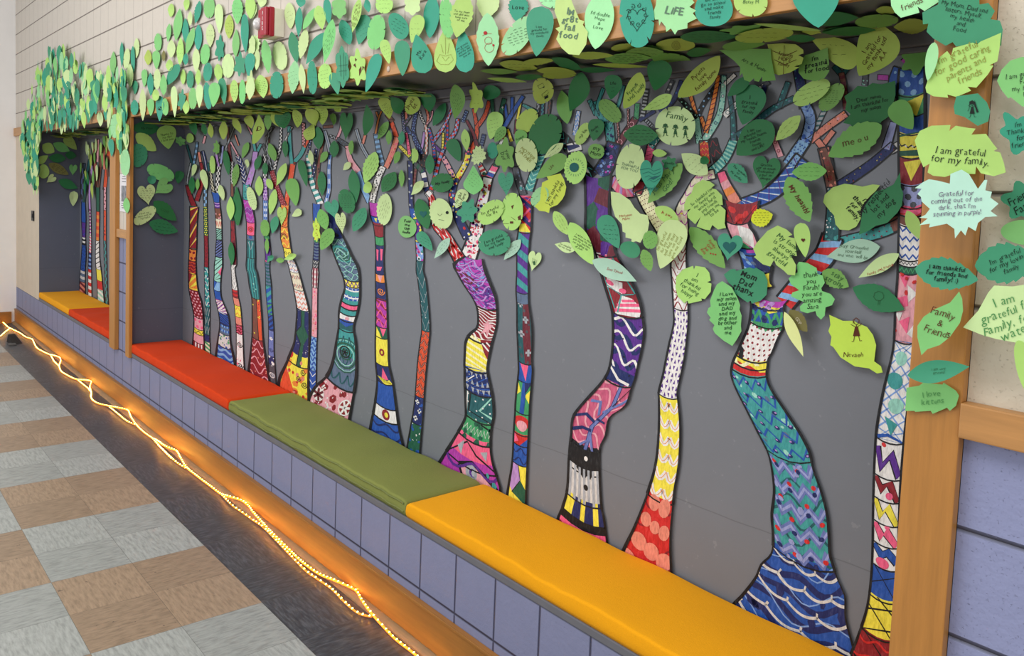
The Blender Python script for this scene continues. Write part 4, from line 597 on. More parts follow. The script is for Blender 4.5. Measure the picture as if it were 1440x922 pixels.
# ================================================================ paper leaves
# plane crop base tip width shape colour | writing | where/what (for the label)
LEAVES = '''
W A 760,-60 610,118 255 notch m | friends c=n a=-25 f=.5 | reading friends, on the header trim beside the big teal oak leaf
P A 760,60 1290,190 420 oak e | My Mom, Dad and/sisters. Myself,/my health/and/Food c=K a=12 f=.8 | topmost on the near oak post, listing mom, dad, health and food
P A 1290,222 785,650 360 notch l | I'm grateful/for good caring/parents and/friends c=o a=-26 | on the near oak post, grateful for good caring parents and friends
P A 970,690 1215,770 205 notch e | {girl} | with a long haired girl drawn in black, on the near oak post
R A 1258,545 1640,600 330 tooth g2 | I am grateful/For/my health/PS c=K a=-8 | reading for my health, on cream blocks beside the near oak post
R A 1305,775 1520,1040 240 oak t | I'm/Thankful/for/friends c=K a=-10 | thankful for friends, on cream blocks under the for my health leaf
H A 520,188 350,518 290 tear o | I am/Grateful for/my family and/A.A c=n a=-62 | hanging under the soffit, reading I am grateful for my family
H A 335,430 20,245 180 tear o | ~2 | with a pointed tip, hanging beside the grateful for my family leaf
S A 80,108 322,116 74 oval d
S A 300,150 592,132 90 notch g
S A 560,182 800,168 108 oval o
S A 440,66 590,70 66 oval o
S A 75,212 420,194 58 oval d
S A -60,192 75,200 30 oval o
M A 830,300 620,480 190 oak g | | at the top of the mural touching the near oak post
P A 838,285 790,545 84 oval m | | curled, at the inner edge of the near oak post near its top
M A 575,560 225,840 290 oak d | Dear mom/I am thankful for/my mom c=K a=-12 | thankful for my mom, over the patchwork tree near the post
M A 560,690 690,872 165 tear g | | just under the oak shaped thankful for my mom leaf
M A 215,570 72,742 118 notch g | =7 | with rows of black dashes, beside the thankful for my mom leaf
M B 480,-20 122,192 215 tooth g | me o u c=n a=-15 f=.5 | with a flower doodle, under the thankful for my mom leaf
P B 1320,305 705,80 330 notch l | I am grateful/for my family. c=K a=4 | reading I am grateful for my family, on the near oak post
P B 990,275 985,745 530 star a | Grateful for/coming out of the/dark, that I'm/stunning in purple! c=P a=-3 | spiky, stunning in purple, taped on the near oak post
M B 470,383 190,690 250 pear l | I'm/thankful/for my/family. c=K a=48 b=1 | reading I'm thankful for my family in bold black
M B 605,298 335,712 225 tooth d | My respectful/lot and/my dog c=K a=-48 | overlapping the bold thankful for my family leaf
M B 470,800 108,868 158 lance A | Stay Grounded/yourself/and who will be c=x a=6 | reading stay grounded
M B 598,848 325,1010 100 lance p | Family and friends/{hearts} c=r a=-22 | reading family and friends in red, with a small heart
M B 650,556 748,760 92 lance l | | squeezed against the near oak post by the blue zigzag patch
R B 1290,485 1600,500 300 oak e | Friends/Family c=K a=-30 | reading friends and family, on cream blocks beside the near oak post
R B 1288,690 1600,720 170 round g2 | | on cream blocks under the friends and family leaf
R B 1110,930 1560,890 290 tooth e | I'm grateful/for my loving/family c=K a=-24 | grateful for my loving family, on cream blocks by the post
P C 518,60 832,118 168 tooth e | I am thankful/for friends and/family! :) c=K a=6 b=1 | thankful for friends and family, on the near oak post
P C 735,175 550,488 200 oval g2 | Family/&/Friends c=n a=18 | reading family and friends in brown, on the near oak post
P C 478,590 792,545 112 lance e | I am very/grateful c=G a=-4 f=.4 | narrow, on the near oak post under the brown family and friends
P C 735,690 468,712 142 tooth g2 | I love/kittens c=g a=-8 f=.7 | reading I love kittens, lowest on the near oak post
R C 756,352 1220,250 330 oval p | I am/grateful for/Family, food/water c=g a=-20 | listing family, food and water, on cream blocks by the post
R C 1033,420 1120,700 110 round l | | lowest one on the cream blocks beside the near oak post
M C 208,155 467,265 132 oval d | {tree} | with a tree drawn on it, near the patchwork tree
M C 95,290 330,548 205 stem y | {child} Nevaeh c=n f=.22 | with a dancing child drawn in brown and a curved stem
M C 60,75 190,152 98 tooth g | stay/strong c=G a=30 | small, under the stay grounded leaf
M E 1080,45 1240,425 255 oak g2 | thank/you/Farah!/you are/amzing/Sara c=K a=-4 | lobed, reading thank you, you are amzing
M E 360,62 345,322 245 notch l | I/am/thankful/for being/happy c=G a=30 | round and notched, I am thankful, on the slim white tree
M E 566,130 868,235 228 notch e | Mom/Dad/thanx c=K a=22 b=1 | reading mom, dad, thanx, with small brown hearts
M E 555,168 628,606 212 tooth g2 | I Love/my mom/and my/DAD/and my/dog and/brother/and/me c=G a=-3 b=1 | outlined, reading I love my mom and my dad
M E 1010,365 1130,510 108 tooth q | GDP c=W a=60 f=.5 | tiny dark brown, sticking out beside the largest tree's pale strip
M E 975,375 1108,678 78 lance w | | long pale strip dangling beside the red dotted patch
M D 420,203 500,547 270 notch l | So thankful for/my family who/works hard,/and friends/helping me/to be c=G a=-38 | covered in slanting lines, over the slim white tree's fork
M D 282,28 462,168 132 oval p | ~4 a=-42 | pale, just above the slanting lines leaf
M D 290,95 55,362 140 tooth g | Jesus Mary/God! c=G a=-48 | reading Jesus Mary God
M D 1090,1000 1200,1000 2 oval g
M D 150,80 250,105 95 oak d | family c=K f=.5 | small lobed, behind the Jesus Mary God leaf
M D 90,22 187,30 58 tooth l | ~2 | tiny, above the teal mountain drawing leaf
M D 103,395 262,486 104 oval l | In awe c=r a=24 f=.5 | reading in awe, touching the yellow dotted limb
M D 262,478 140,805 200 tear p | I'm grateful/for my mom/and dad, they/love me and/give me food c=o a=-65 | large, with lines running up it, on the slim white tree
M D 70,548 70,672 100 notch g | ~3 a=-30 | small, between the gourd shaped leaf and the slim white tree
M D 22,675 75,822 88 tooth g | ~4 | small, below the gourd shaped leaf
M D 340,525 578,803 150 tooth g | Family/God/Job/Kids {hearts} c=r a=50 | listing family, God, job and kids in red
M D 622,558 590,756 185 heart e | {bigheart} | heart shaped with a dark heart drawn inside
M D 750,480 900,440 132 tooth k | =5 | bright yellow, beside the red triangle of the largest tree
M D 930,513 1000,852 288 notch l | My family/is strong/always/grateful c=G a=35 f=.8 | large and notched, with faint flower doodles
M D 1085,495 1120,728 112 tear l | {smallheart} | with one small brown heart, above the thank you leaf
M D 998,185 1150,490 190 tooth g | My health! c=n a=58 b=1 | reading my health in brown
M D 1262,145 1028,155 130 oval g | ~3 | above the my health leaf
M D 870,32 830,272 198 heart d | Gracias/por su ayuda/Profesional/y por su/tiempo c=K a=4 | heart shaped, reading gracias
M D 598,100 728,226 116 tooth e | The wonders/of/My garden c=K a=40 | small, left alone between the white tree fork and the gracias heart
M F 745,692 545,872 180 oval d | I am/grateful for/My health, home,/friends/family/and LIFE! c=K a=-22 | reading grateful for my health, home, friends and LIFE
M D 422,60 476,92 60 oval d
W F 205,-70 185,195 252 tooth m | LIFE c=x a=8 f=.4 b=1 | reading LIFE, on the header trim
W F 430,-60 405,152 212 round t | Be alive/go to school/and make/friends/family c=K a=-8 | round, covered in dark handwriting, on the header trim beside LIFE
W F 640,-70 610,92 190 notch l | Betsy M c=G f=.3 | on the header trim between the two teal leaves
W F 985,-110 1005,156 265 tear t | | large and pointed, hanging over the header trim edge
S F 93,252 312,250 74 round o | {spiral} | with a flower spiral, flat under the soffit
S F 225,206 548,204 70 oval d | ~3
S F 455,172 722,160 58 oak g
S F 535,212 862,180 80 notch o | ~2
S F 640,130 1022,170 25 oval l
S F 462,262 705,244 55 oval g
S F 818,212 988,216 44 oval d
S F 1020,182 1332,164 52 oval d
S F 930,112 1228,95 80 oval d
S F 68,322 288,346 78 notch g
S F 262,302 402,280 52 oval d
S F 0,292 132,290 80 tooth g
H F 115,335 100,512 140 tear d | | plain and pointed, hanging above the family with three girls leaf
H F 462,316 242,552 132 oval o | Parents/love/family home c=n a=-48 | large slanted oval, hanging above the orange striped limbs
H F 590,268 700,468 285 notch g | Art & Humor c=K a=26 f=.4 | reading art and humor
H F 820,243 812,428 198 round o | {veins} friends/HOPE/family c=n a=10 f=.6 | with brown veins drawn on, beside the art and humor leaf
H F 1062,268 920,455 178 tear g | I'm/greatful/for food c=K a=-12 b=1 | reading I'm greatful for food in bold black
M F 1066,460 868,580 112 notch l | ~3 a=-16 | below the greatful for food leaf
M F 650,478 578,702 172 tear d | I/grateful/for my/family c=K a=8 f=.7 | pear like, beside the teal spotted limb
M F 622,430 495,542 70 oval d
M F 905,650 765,790 90 oval l | ~2 a=-45 | beside the navy blue banded limb
H F 187,535 32,622 74 lance l | ~2 a=-28 | lying across the royal blue limb
M F 190,598 210,818 225 notch p | Family c=G a=12 f=.4 {girls} | reading family over three girls drawn in black
W G 210,-30 182,118 120 tooth t | Love c=K f=.4 | toothed, reading love, over the header trim
W G 400,-70 392,46 170 notch m | ~2 | notched, cut by the top edge above the trim
W G 480,-40 492,312 165 tooth L | IM/gr8t/fall/food c=x a=4 b=1 | tall, reading I'm gr8t, fall food
W G 672,-40 635,278 160 oval m | I'd double/Hope/&/Love c=G a=10 | black edged, reading hope and love
W G 850,-80 880,268 195 notch t | {swirl} | large, with a black heart of swirls drawn on it
W G 268,100 122,305 128 notch M | =6 a=-20 | notched, with rows of small writing, on the header trim
W G 332,36 300,318 150 tear e | I am/grateful for/my wonderful/family c=K a=-6 | reading grateful for my wonderful family
W G 22,72 35,372 132 oval M | {bear} | with a red capped figure sketched on it
S G 88,356 305,382 58 oval o | ~2
S G 215,352 402,335 45 tooth o
S G 382,328 548,382 60 oval d
S G 298,396 512,400 44 oval o
S G -20,396 192,402 30 oval g
S G 178,422 335,420 34 oval d
S G 332,424 522,414 44 notch o
S G 538,390 745,392 30 oval d
S G 498,312 732,308 44 oval o
S G 682,332 945,318 68 tooth g | =4
S G 718,272 862,258 46 notch o
S G 800,292 1015,290 62 oval g | ~2
S G 612,360 935,376 24 oval o
S G 20,440 245,456 30 oval l
H G 322,440 350,585 120 notch o | {boxes} | hanging under the soffit with boxed doodles
H G 562,408 508,630 116 oval d | | large plain dark oval hanging under the soffit
M G 442,508 472,697 86 oval g | | with three green spots, below the large plain dark oval
H G 730,420 730,562 100 tear d | Life/--/-- c=K f=.6 | reading life
H G 892,408 810,614 104 oval o | Friends/and family c=G a=-50 | upright, between the life leaf and the striped black limb
M G 658,565 768,682 92 notch g | ~3 a=45 | under the life leaf
M G 988,762 788,758 118 oval d | =4 f=.7 | wide, lying over the maroon ringed limb
M G 590,692 528,812 70 notch l | my life c=K a=-50 f=.6 | small pale, by the black and white snake limb
M G 642,668 620,792 92 tear d | family/is c=K a=-40 f=.6 | beside the purple and blue patterned limb
M G 588,842 682,860 86 notch g | my/Mom c=K a=15 | reading my mom
M H 1022,58 965,362 192 notch p | I'M/THANKFUL/FOR YOU c=x a=14 | reading I'm thankful for you
M G 292,618 200,742 102 notch o | | above the large dark notched leaf, mid mural
M G 402,648 300,858 180 notch d | | largest plain dark one with notched edge, mid mural
M G 80,628 38,784 92 tear l | ~4 a=-15 | above the star leaf, by the reddish limbs
M G 122,712 64,798 60 oval g | =3 a=-40 | small, pointed, with a black edge and scribbles
M G 222,732 190,822 70 tear g | Friends c=K a=-25 f=.4 | reading friends, small
M H 145,18 150,255 132 oak g | your/Dad c=K a=70 f=.6 | reading your dad
M H 280,20 300,248 148 notch p | MOTHER/FATHER c=o a=42 | reading mother and father along a centre vein
M H 540,55 408,155 62 lance p | ~2 a=-38 | narrow pale, touching the teal limb
M H 60,48 66,158 74 notch t | | small dark teal, beside the your dad leaf
M H 562,140 358,292 112 tear g | Life c=n f=.4 a=-55 | pointing to the black and white harlequin tree
M H 640,105 602,330 155 fringe l | {globe} | fringed, with a teal globe drawn on it
M H 522,258 440,525 172 notch y | I am thankful/for my family c=K a=-62 | bright, below the fringed globe leaf
M H 425,355 340,480 104 notch M | ~2 a=-45 | partly behind the bright one below the globe leaf
M H 478,513 572,672 82 oval l | ~3 a=60 | small, above the long handwritten strip
M H 590,588 740,872 132 oval l | I want to thank/my mom, my dad/and my teachers/for helping me/all year c=K a=30 | long, covered in black lines, beside the harlequin tree
M H 622,774 482,735 72 lance p | I'm thankful/for my family c=K a=24 | small pale, under the long handwritten strip
M H 360,775 325,922 96 heart p | {scrib} | pale heart with a dark green scribble
M H 252,703 138,842 70 lance A | ~3 a=-30 | grey green, beside the purple and teal stripes
M I 1242,712 1025,735 178 notch e | I am grateful/for my home/and family c=K a=-22 | large with a notched edge, by the purple and teal stripes
M H 200,388 190,642 148 notch l | {face} | with a brown patched face, over the straight striped tree
M I 1182,450 1035,588 130 notch l | I'm grateful/for life c=K a=-25 | reading grateful for life
M I 1205,238 1212,416 112 heart e | ~4 a=-20 | heart like, below the your dad leaf
M H 1140,150 1125,418 165 heart t | {hills} family c=T f=.3 | with mountain lines drawn on, beside the Jesus Mary God leaf
M H 800,543 917,764 132 tear e | =4 a=5 | with dashed black lines, over the harlequin patches
M H 870,378 1052,728 225 gourd p | Madyson/Marie c=r a=-8 f=.5 | large pale gourd shape with red handwriting
M H 930,742 1058,800 106 round e | | plain round, under the gourd shaped leaf
M g 282,60 522,175 100 lance A | Soni Synod c=R a=16 f=.35 | long grey green, with red writing, across the harlequin tree
M I 55,38 52,152 56 oval d
M I 162,184 112,236 45 oval p
M I 332,113 258,322 102 tooth l | ~4 a=-60 | tall, beside the leopard print limb
M I 290,314 280,392 58 round l | ~2 | tiny round, under the tall one by the leopard print limb
M I 175,232 202,458 74 lance d
M I 108,366 162,524 108 notch d | =7 | covered in dark lines, beside the pink limbed tree
M I 262,488 180,650 86 oval e | ~3 a=-50
M I 392,392 385,608 108 fringe p | ~5 a=-70 | with one fringed side, on the leopard print fork
M I 462,248 378,384 96 oval d | ~4 a=-55
M I 505,233 506,352 42 tooth g | ~3
M I 600,84 600,192 54 star l | ~2
M I 662,308 578,404 60 lance p | ~2 a=-40
M I 620,428 682,634 102 oval d | {bigheart} | with a dark heart drawn on it, over the slim tiger striped tree
M I 530,545 552,692 122 round g2 | Fear/me/the/smile c=K a=8 b=1 | reading fear me, the smile
M I 618,654 716,780 74 tear e | ~3 a=30
M I 828,692 728,832 64 lance A | ~3 a=-50
M I 740,428 800,632 152 fringe p | {eye} | large pale face shape with one dark eye
M I 932,368 870,492 84 tear p | I'm glad/I'm here c=K a=-65
M I 982,433 920,594 132 oak e | ~2 | large lobed, in the fork of the pink speckled tree
M I 852,302 708,340 128 notch d | My family c=K a=-10 f=.4 b=1 | reading my family
M I 990,203 992,402 118 pear g2 | ~5 a=40 | tall, with faint writing, beside the star leaf
M I 830,26 898,178 92 tear d
M I 695,128 696,264 64 oval d | ~2
M I 928,-42 946,112 58 lance l | love c=K a=70 f=.3
M I 1036,72 1010,202 98 star p | ~4 a=-8 | star shaped, covered in tiny writing
M I 492,108 464,194 46 oval g
M I 176,34 165,128 34 oval g
M K 815,290 850,478 88 tear g
M K 782,188 718,342 56 lance l
M K 706,363 674,537 56 oval l
M K 755,473 750,617 68 heart l | ~3 a=-30
M K 600,273 600,412 58 oval l
M K 655,293 688,368 44 oval l
M K 530,350 570,504 58 notch p | =6 a=-15
M K 445,348 460,608 66 gourd d
M K 405,413 410,574 56 oval l
M K 338,333 362,442 42 oval p
M K 414,718 420,880 44 oval d
M K 450,193 428,348 52 tooth g | =4 a=-40
M K 370,98 396,272 44 oval d
M K 285,138 290,259 38 notch l
M K 224,230 248,372 48 tear p
M K 150,278 150,397 42 oval d
M K 186,288 184,372 30 oval g
M K 176,195 148,277 34 tear p
M K 315,36 316,137 48 oak g
M K 526,46 484,157 45 oval g
M K 670,53 712,174 56 oval g | ~3 a=50
M K 612,132 580,237 46 oval d
M K 646,183 644,272 40 oval d
M K 526,163 526,222 28 tear p
M K 776,35 780,152 42 oval d
M K 880,166 922,347 52 tear d
M K 945,99 960,203 38 oval p | =3 a=70
M K 1062,110 1013,187 46 oval g
M K 1020,243 1026,412 58 oval d | ~4
M K 1078,430 1112,568 104 heart e | ~2
M K 1010,498 1052,638 78 oval g | ~3 a=-40
M K 980,560 990,722 56 oak y | {dots} | lobed, bright yellow with red dots, on the slim pink plaid tree
M K 1092,630 1018,774 92 oval g | ~3 a=-40
M K 1140,512 1162,670 78 heart p | =6 | pale heart covered in lines, on the teal spiral tree
M K 888,508 822,547 50 tear p
M K 640,570 646,682 62 notch g
M K 720,545 690,664 56 oval e
M K 654,690 654,804 30 oval g
M K 668,846 702,810 36 oval e
M K 770,846 714,842 38 oval g
M K 858,806 775,838 42 oval l
L M 742,118 908,126 80 oval d | My mom c=K f=.4 | topmost on the slate side wall of the main niche
L M 930,104 948,238 110 tear o | Thanks to/my dad/I love him c=K a=-10 | reading thanks to my dad, on the slate side wall
L M 764,152 878,248 80 oval o | | plain slanted oval on the slate side wall, second from the top
L M 790,210 752,338 116 notch d | ~4 a=-20 | with a notched rim, at the front edge of the slate side wall
L M 828,340 978,402 86 notch g | ~1 | wide and notched, on the slate side wall
L M 832,395 872,425 48 round e | | small round one on the slate side wall
L M 962,418 868,490 96 heart g | ~2 | broad, beside the pale heart on the slate side wall
L M 815,432 836,556 108 heart p | =8 | pale heart covered in writing, on the slate side wall
L M 864,532 992,640 86 tooth d | LOVE c=G a=25 f=.4 | reading LOVE, on the slate side wall
L M 872,566 756,657 72 notch p | I love my/mom with all/my heart c=K a=-12 | pale, reading I love my mom, on the slate side wall
L M 838,652 1000,702 86 tooth d | =3 a=8 | lowest on the slate side wall
L M 1012,360 1000,432 52 tear d | | small, nearest the mural corner on the slate side wall
L M 984,174 1042,212 52 oak g | | small lobed, nearest the mural corner, high on the slate side wall
M M 1074,150 1076,204 42 round l
N M 238,214 306,256 66 oval o | ~3 | upper front oval on the far niche side wall
N M 298,206 392,250 52 oval g | | upper middle on the far niche side wall
N M 364,168 432,242 56 tear o | ~2 | topmost on the far niche side wall
N M 270,274 203,322 44 oval l | ~2 | small, at the front edge of the far niche side wall
N M 272,286 370,292 52 oval d | | dark oval in the middle of the far niche side wall
N M 366,268 430,278 46 oval d | | small dark one in the corner of the far niche side wall
N M 245,324 246,404 62 round l | | round one at the front edge of the far niche side wall
N M 274,320 387,382 52 oval q | =5 a=25 | speckled olive one on the far niche side wall
N M 412,320 408,388 50 heart g | ~1 | heart in the corner of the far niche side wall
N M 312,386 260,428 48 heart p | | pale heart on the far niche side wall
N M 328,414 437,458 56 oval d | | lower dark oval on the far niche side wall
N M 415,474 410,559 50 tear p | =4 a=-70 | lowest one on the far niche side wall
H Q 20,160 42,335 82 oval o
H Q 62,135 130,325 130 tear o | =5 a=-10
H Q 230,130 292,192 70 oval o
M Q 218,208 220,328 62 tear g
M Q 52,338 60,564 110 oval d
M Q 345,176 328,492 142 heart d
H Q 550,118 556,438 112 oval d
H Q 690,55 805,265 125 tear o | =6 a=35
H Q 790,45 905,215 135 oval d
H Q 1005,25 985,222 158 fringe o | Jayes/1st c=n a=-60
H Q 1130,15 1192,195 150 tear d
M Q 1322,105 1203,334 112 oval d
M Q 752,288 652,468 84 oval g | =5 a=-40
M Q 772,376 764,524 62 oval g
M Q 902,383 888,524 70 oval e
M Q 396,478 388,625 58 tooth g
M Q 222,478 215,650 94 oval d
H S 300,-80 320,268 152 oval g | ~6 a=60 | drooping from the soffit above the reddish limbs
H S 475,-90 525,214 150 oak o | ~2
H S 640,-70 655,74 175 round d
H V 150,150 182,285 76 tear d
H V 258,165 290,282 56 oval d
H V 330,162 348,312 60 oval o
H V 460,128 460,325 84 gourd o
H V 565,105 645,270 72 lance o
H V 705,88 746,218 92 tear o | =4 a=30
H V 825,82 795,372 112 gourd o | ID c=n f=.4
H V 905,68 908,234 82 tooth g | ~4 a=60
H V 945,55 1015,198 82 oval o
H V 1005,45 1110,218 172 oval d | =5 a=10
H V 1170,28 1226,210 96 oval o | ~3 a=50
H V 1300,28 1405,185 132 oval o
M V 1360,158 1288,334 110 pear o | ~4 a=-15
W J 55,398 45,562 54 oak p
W J 105,420 125,552 70 oval l | =6 a=12
W J 200,402 196,554 75 notch t
W J 302,342 285,528 70 tooth M | ~4 a=-20
W J 334,358 350,528 38 lance p
W J 394,342 406,530 58 notch t | ~3
W J 470,357 470,499 78 notch l | ~4 a=-15 | 
W J 512,408 546,532 54 tear e
W J 562,258 576,494 84 hand e | {lines} | hand shaped, outlined in black, on the header trim
W J 650,278 660,485 102 oak l | {spots} | lobed, yellow green with brown scorch marks, on the header trim
W J 772,302 702,520 74 tear t | | plain and glossy, slanting over the header trim beside the bare bolt
W J 800,222 832,360 62 tear l | ~4 a=-25
W J 905,226 906,428 88 tear e
W J 1035,412 985,194 118 tear t | Ms./Kara c=K a=-60 f=.5
W J 1150,408 1144,166 126 tear l | {pumpkin} | wide based with a pumpkin sketched on it, on the header trim
W J 1266,408 1240,162 112 tear t | I am grateful/for my mom/and my dad/because they/love me c=K a=-30 | wide based, covered in black writing, on the header trim
W J 205,234 230,393 76 notch p
W J 285,178 312,364 60 lance e
W J 362,162 334,332 58 tooth p
W J 462,182 368,364 70 lance t
W J 516,108 468,358 62 lance g2 | ~5 a=-70
W J 562,110 612,252 72 oval t | ~4 a=30
W J 696,82 664,252 86 tear e | ~3 a=-30
W J 772,84 744,280 100 notch g2
W J 845,76 922,218 102 round t | =4 a=30
W J 1002,84 958,242 80 tear l | ~3
W J 1076,-20 1060,215 92 oval t
W J 1148,-10 1166,212 80 notch g2 | ~4
W J 1262,-30 1212,212 136 tooth l | To my mom/and dad who/take care/of me c=K a=8 | 
W J 1400,-50 1370,112 132 oval p
W J 10,88 26,297 40 oval t
W J 92,198 48,314 62 star p
W J 52,302 42,432 54 oval t
W J 96,272 92,397 36 oval p
W J 130,222 152,414 60 tooth g2
W J 270,14 276,162 60 oval p | ~3 a=-30
W J 325,38 320,210 42 lance t
W J 412,42 348,167 46 oval g2
W J 430,30 455,167 66 oval l | ~2
W J 480,-10 492,137 46 oval t
W J 545,-20 552,106 88 hand g2
W J 668,-10 624,184 54 lance l | =5 a=-75 c=n
W J 705,-10 722,72 40 oval t
W J 800,-30 805,76 98 notch l | ~3
W J 960,-30 962,87 96 hand p
W J 340,-20 335,42 55 oval t
W J 50,-20 60,107 64 oval p | ~4
W J 125,-30 115,42 56 oval p
W L 970,20 965,98 38 oval l
W L 1062,-10 1052,62 34 oval l
W L 1014,48 990,230 50 oval g2
W L 1045,102 1046,242 40 oval t
W L 1078,62 1076,147 28 oval p
W L 1130,6 1104,133 40 tooth t
W L 1180,-20 1176,102 62 notch g2
W L 1235,22 1236,190 52 tear p
W L 1290,82 1290,218 50 oval o | =5
W L 1335,-20 1340,138 66 tooth g2 | ~4
W L 1410,-20 1412,107 58 oval l
W L 958,132 948,237 30 oval g2
W L 892,188 892,287 42 notch g2
W L 968,222 966,327 48 oval p
W L 1018,208 1016,367 44 oval l | ~4
W L 1092,153 1048,308 42 oval g2
W L 1118,138 1118,287 42 oval t
W L 1182,133 1184,267 52 tooth p | ~3
W L 1238,198 1238,347 55 oak t
W L 1330,163 1326,322 44 oval g2
W L 1380,78 1384,297 44 tear t
W L 1422,198 1420,314 40 hand p
W L 838,278 838,367 42 oval o
W L 882,283 882,392 44 tear g2
W L 928,282 926,347 22 oval q
W L 962,333 960,402 42 oval l
W L 1052,298 1050,367 32 oval t
W L 1105,273 1106,408 42 oval p
W L 1160,248 1150,362 54 notch g2
W L 1286,303 1284,438 68 notch p
W L 1352,293 1350,433 66 oak e
W L 1412,298 1400,433 54 tear t
W L 818,388 814,492 34 tear g2
W L 852,408 854,542 36 oval t
W L 892,388 890,502 40 notch p
W L 924,418 926,537 40 oval g2
W L 1006,360 944,478 56 oval t
W L 1036,388 1034,477 30 oval l
W L 1076,398 1076,497 40 notch e
W L 1124,388 1120,482 34 oval l
W L 1178,353 1170,458 50 notch t | ~4
W L 1230,358 1238,462 48 oval l
W L 764,563 762,647 44 notch t
W L 804,498 806,680 38 tooth p
W L 850,553 850,653 40 tear g2
W L 902,538 898,682 46 tear t | {flower}
W L 884,503 882,568 40 round l
W L 934,553 938,650 38 notch g2
W L 980,483 984,660 38 tear p
W L 1026,503 1022,624 48 oak e
W L 1056,563 1052,642 38 oval l
W L 1086,493 1088,614 46 notch g2
W L 1124,473 1122,608 42 tear p
W L 1164,463 1178,614 48 notch t
W L 1212,463 1202,602 64 tear g2
W L 1250,438 1266,588 44 tear e
W L 1318,448 1322,578 48 oval l | =4
W L 1364,448 1366,584 40 notch g2
W L 1412,433 1408,562 52 oval p
W L 690,233 688,382 22 lance t
W L 640,288 636,432 38 oval g2
W L 772,213 770,327 34 tooth p
W L 722,273 712,387 36 notch p
W L 752,258 752,424 24 oval t
W L 736,358 738,492 38 oval p
W L 692,383 688,524 34 oval t
W L 656,443 656,542 32 oval p
W L 764,453 762,532 32 tear e
W L 568,628 572,712 36 oval p
W L 596,593 598,680 22 oval t
W L 622,598 612,722 24 oval p
W L 628,700 620,788 22 oval g2
W L 630,780 632,882 32 tear t
W L 680,560 674,700 26 oval g2
W L 712,590 702,700 38 oval t
W L 714,695 716,770 36 notch l
W L 676,720 672,830 26 oval g2
W L 708,755 704,832 28 oval g2
W L 690,832 712,930 26 tooth p
W M 712,510 718,600 38 oval g2
'''
LCOL = dict(m='#a4e6a6', M='#97d096', l='#add673', L='#c0dd88', p='#c6dd9c', g='#74aa55', g2='#7fc676', d='#2b7645', e='#409470', t='#369a7d', a='#b2dcc5', A='#a4c9b0', y='#c6e052', o='#abc257', q='#7d7a42', w='#e6f0a2', k='#d6dc2c')
CNAME = dict(m='mint green', M='mint green', l='lime green', L='pale lime', p='pale lime', g='mid green', g2='fresh green', d='dark green', e='deep teal', t='teal', a='pale aqua', A='grey green', y='yellow green', o='olive green', q='dull olive', w='pale yellow', k='yellow')
SNAME = dict(oval='oval', tear='teardrop', notch='notched', tooth='toothed', oak='lobed', heart='heart shaped', round='round', star='star shaped', lance='slender', pear='pear shaped', gourd='gourd shaped', fringe='fringed', hand='fingered', stem='stalked')
INK = dict(K='#17201c', n='#5a2c1c', o='#8f8f40', r='#a82a2a', R='#a01c28', P='#6c5a78', G='#2c5a34', g='#4f8f52', x='#5f7a66', T='#1f5f5c', W='#cfc6a8')
def paper(k):
    nm = 'paper ' + k
    if nm in MATS: return MATS[nm]
    m, nt, b = newmat(nm); c = lin(LCOL[k]); p, s = pos(nt)
    oi = nd(nt, 'ShaderNodeObjectInfo'); f = noise(nt, p, 25, 3)
    base = mixc(nt, f, tuple(x * .9 for x in c[:3]) + (1,), tuple(min(1, x * 1.08) for x in c[:3]) + (1,))
    hs = nd(nt, 'ShaderNodeHueSaturation'); nt.links.new(base, hs.inputs['Color'])
    nt.links.new(mathn(nt, 'ADD', .488, mathn(nt, 'MULTIPLY', oi.outputs['Random'], .024)), hs.inputs['Hue'])
    nt.links.new(mathn(nt, 'ADD', .88, mathn(nt, 'MULTIPLY', oi.outputs['Random'], .2)), hs.inputs['Value'])
    nt.links.new(hs.outputs[0], b.inputs['Base Color']); b.inputs['Roughness'].default_value = .6; b.inputs['Specular IOR Level'].default_value = .3
    MATS[nm] = m; return m
def ink(k): return flat('ink ' + k, INK.get(k, '#17201c'), .6, .05, 30, .2)
from mathutils.geometry import delaunay_2d_cdt
def inpoly(x, y, P):
    c = False
    for i in range(len(P)):
        (x1, y1), (x2, y2) = P[i], P[i - 1]
        if (y1 > y) != (y2 > y) and x < (x2 - x1) * (y - y1) / (y2 - y1) + x1: c = not c
    return c
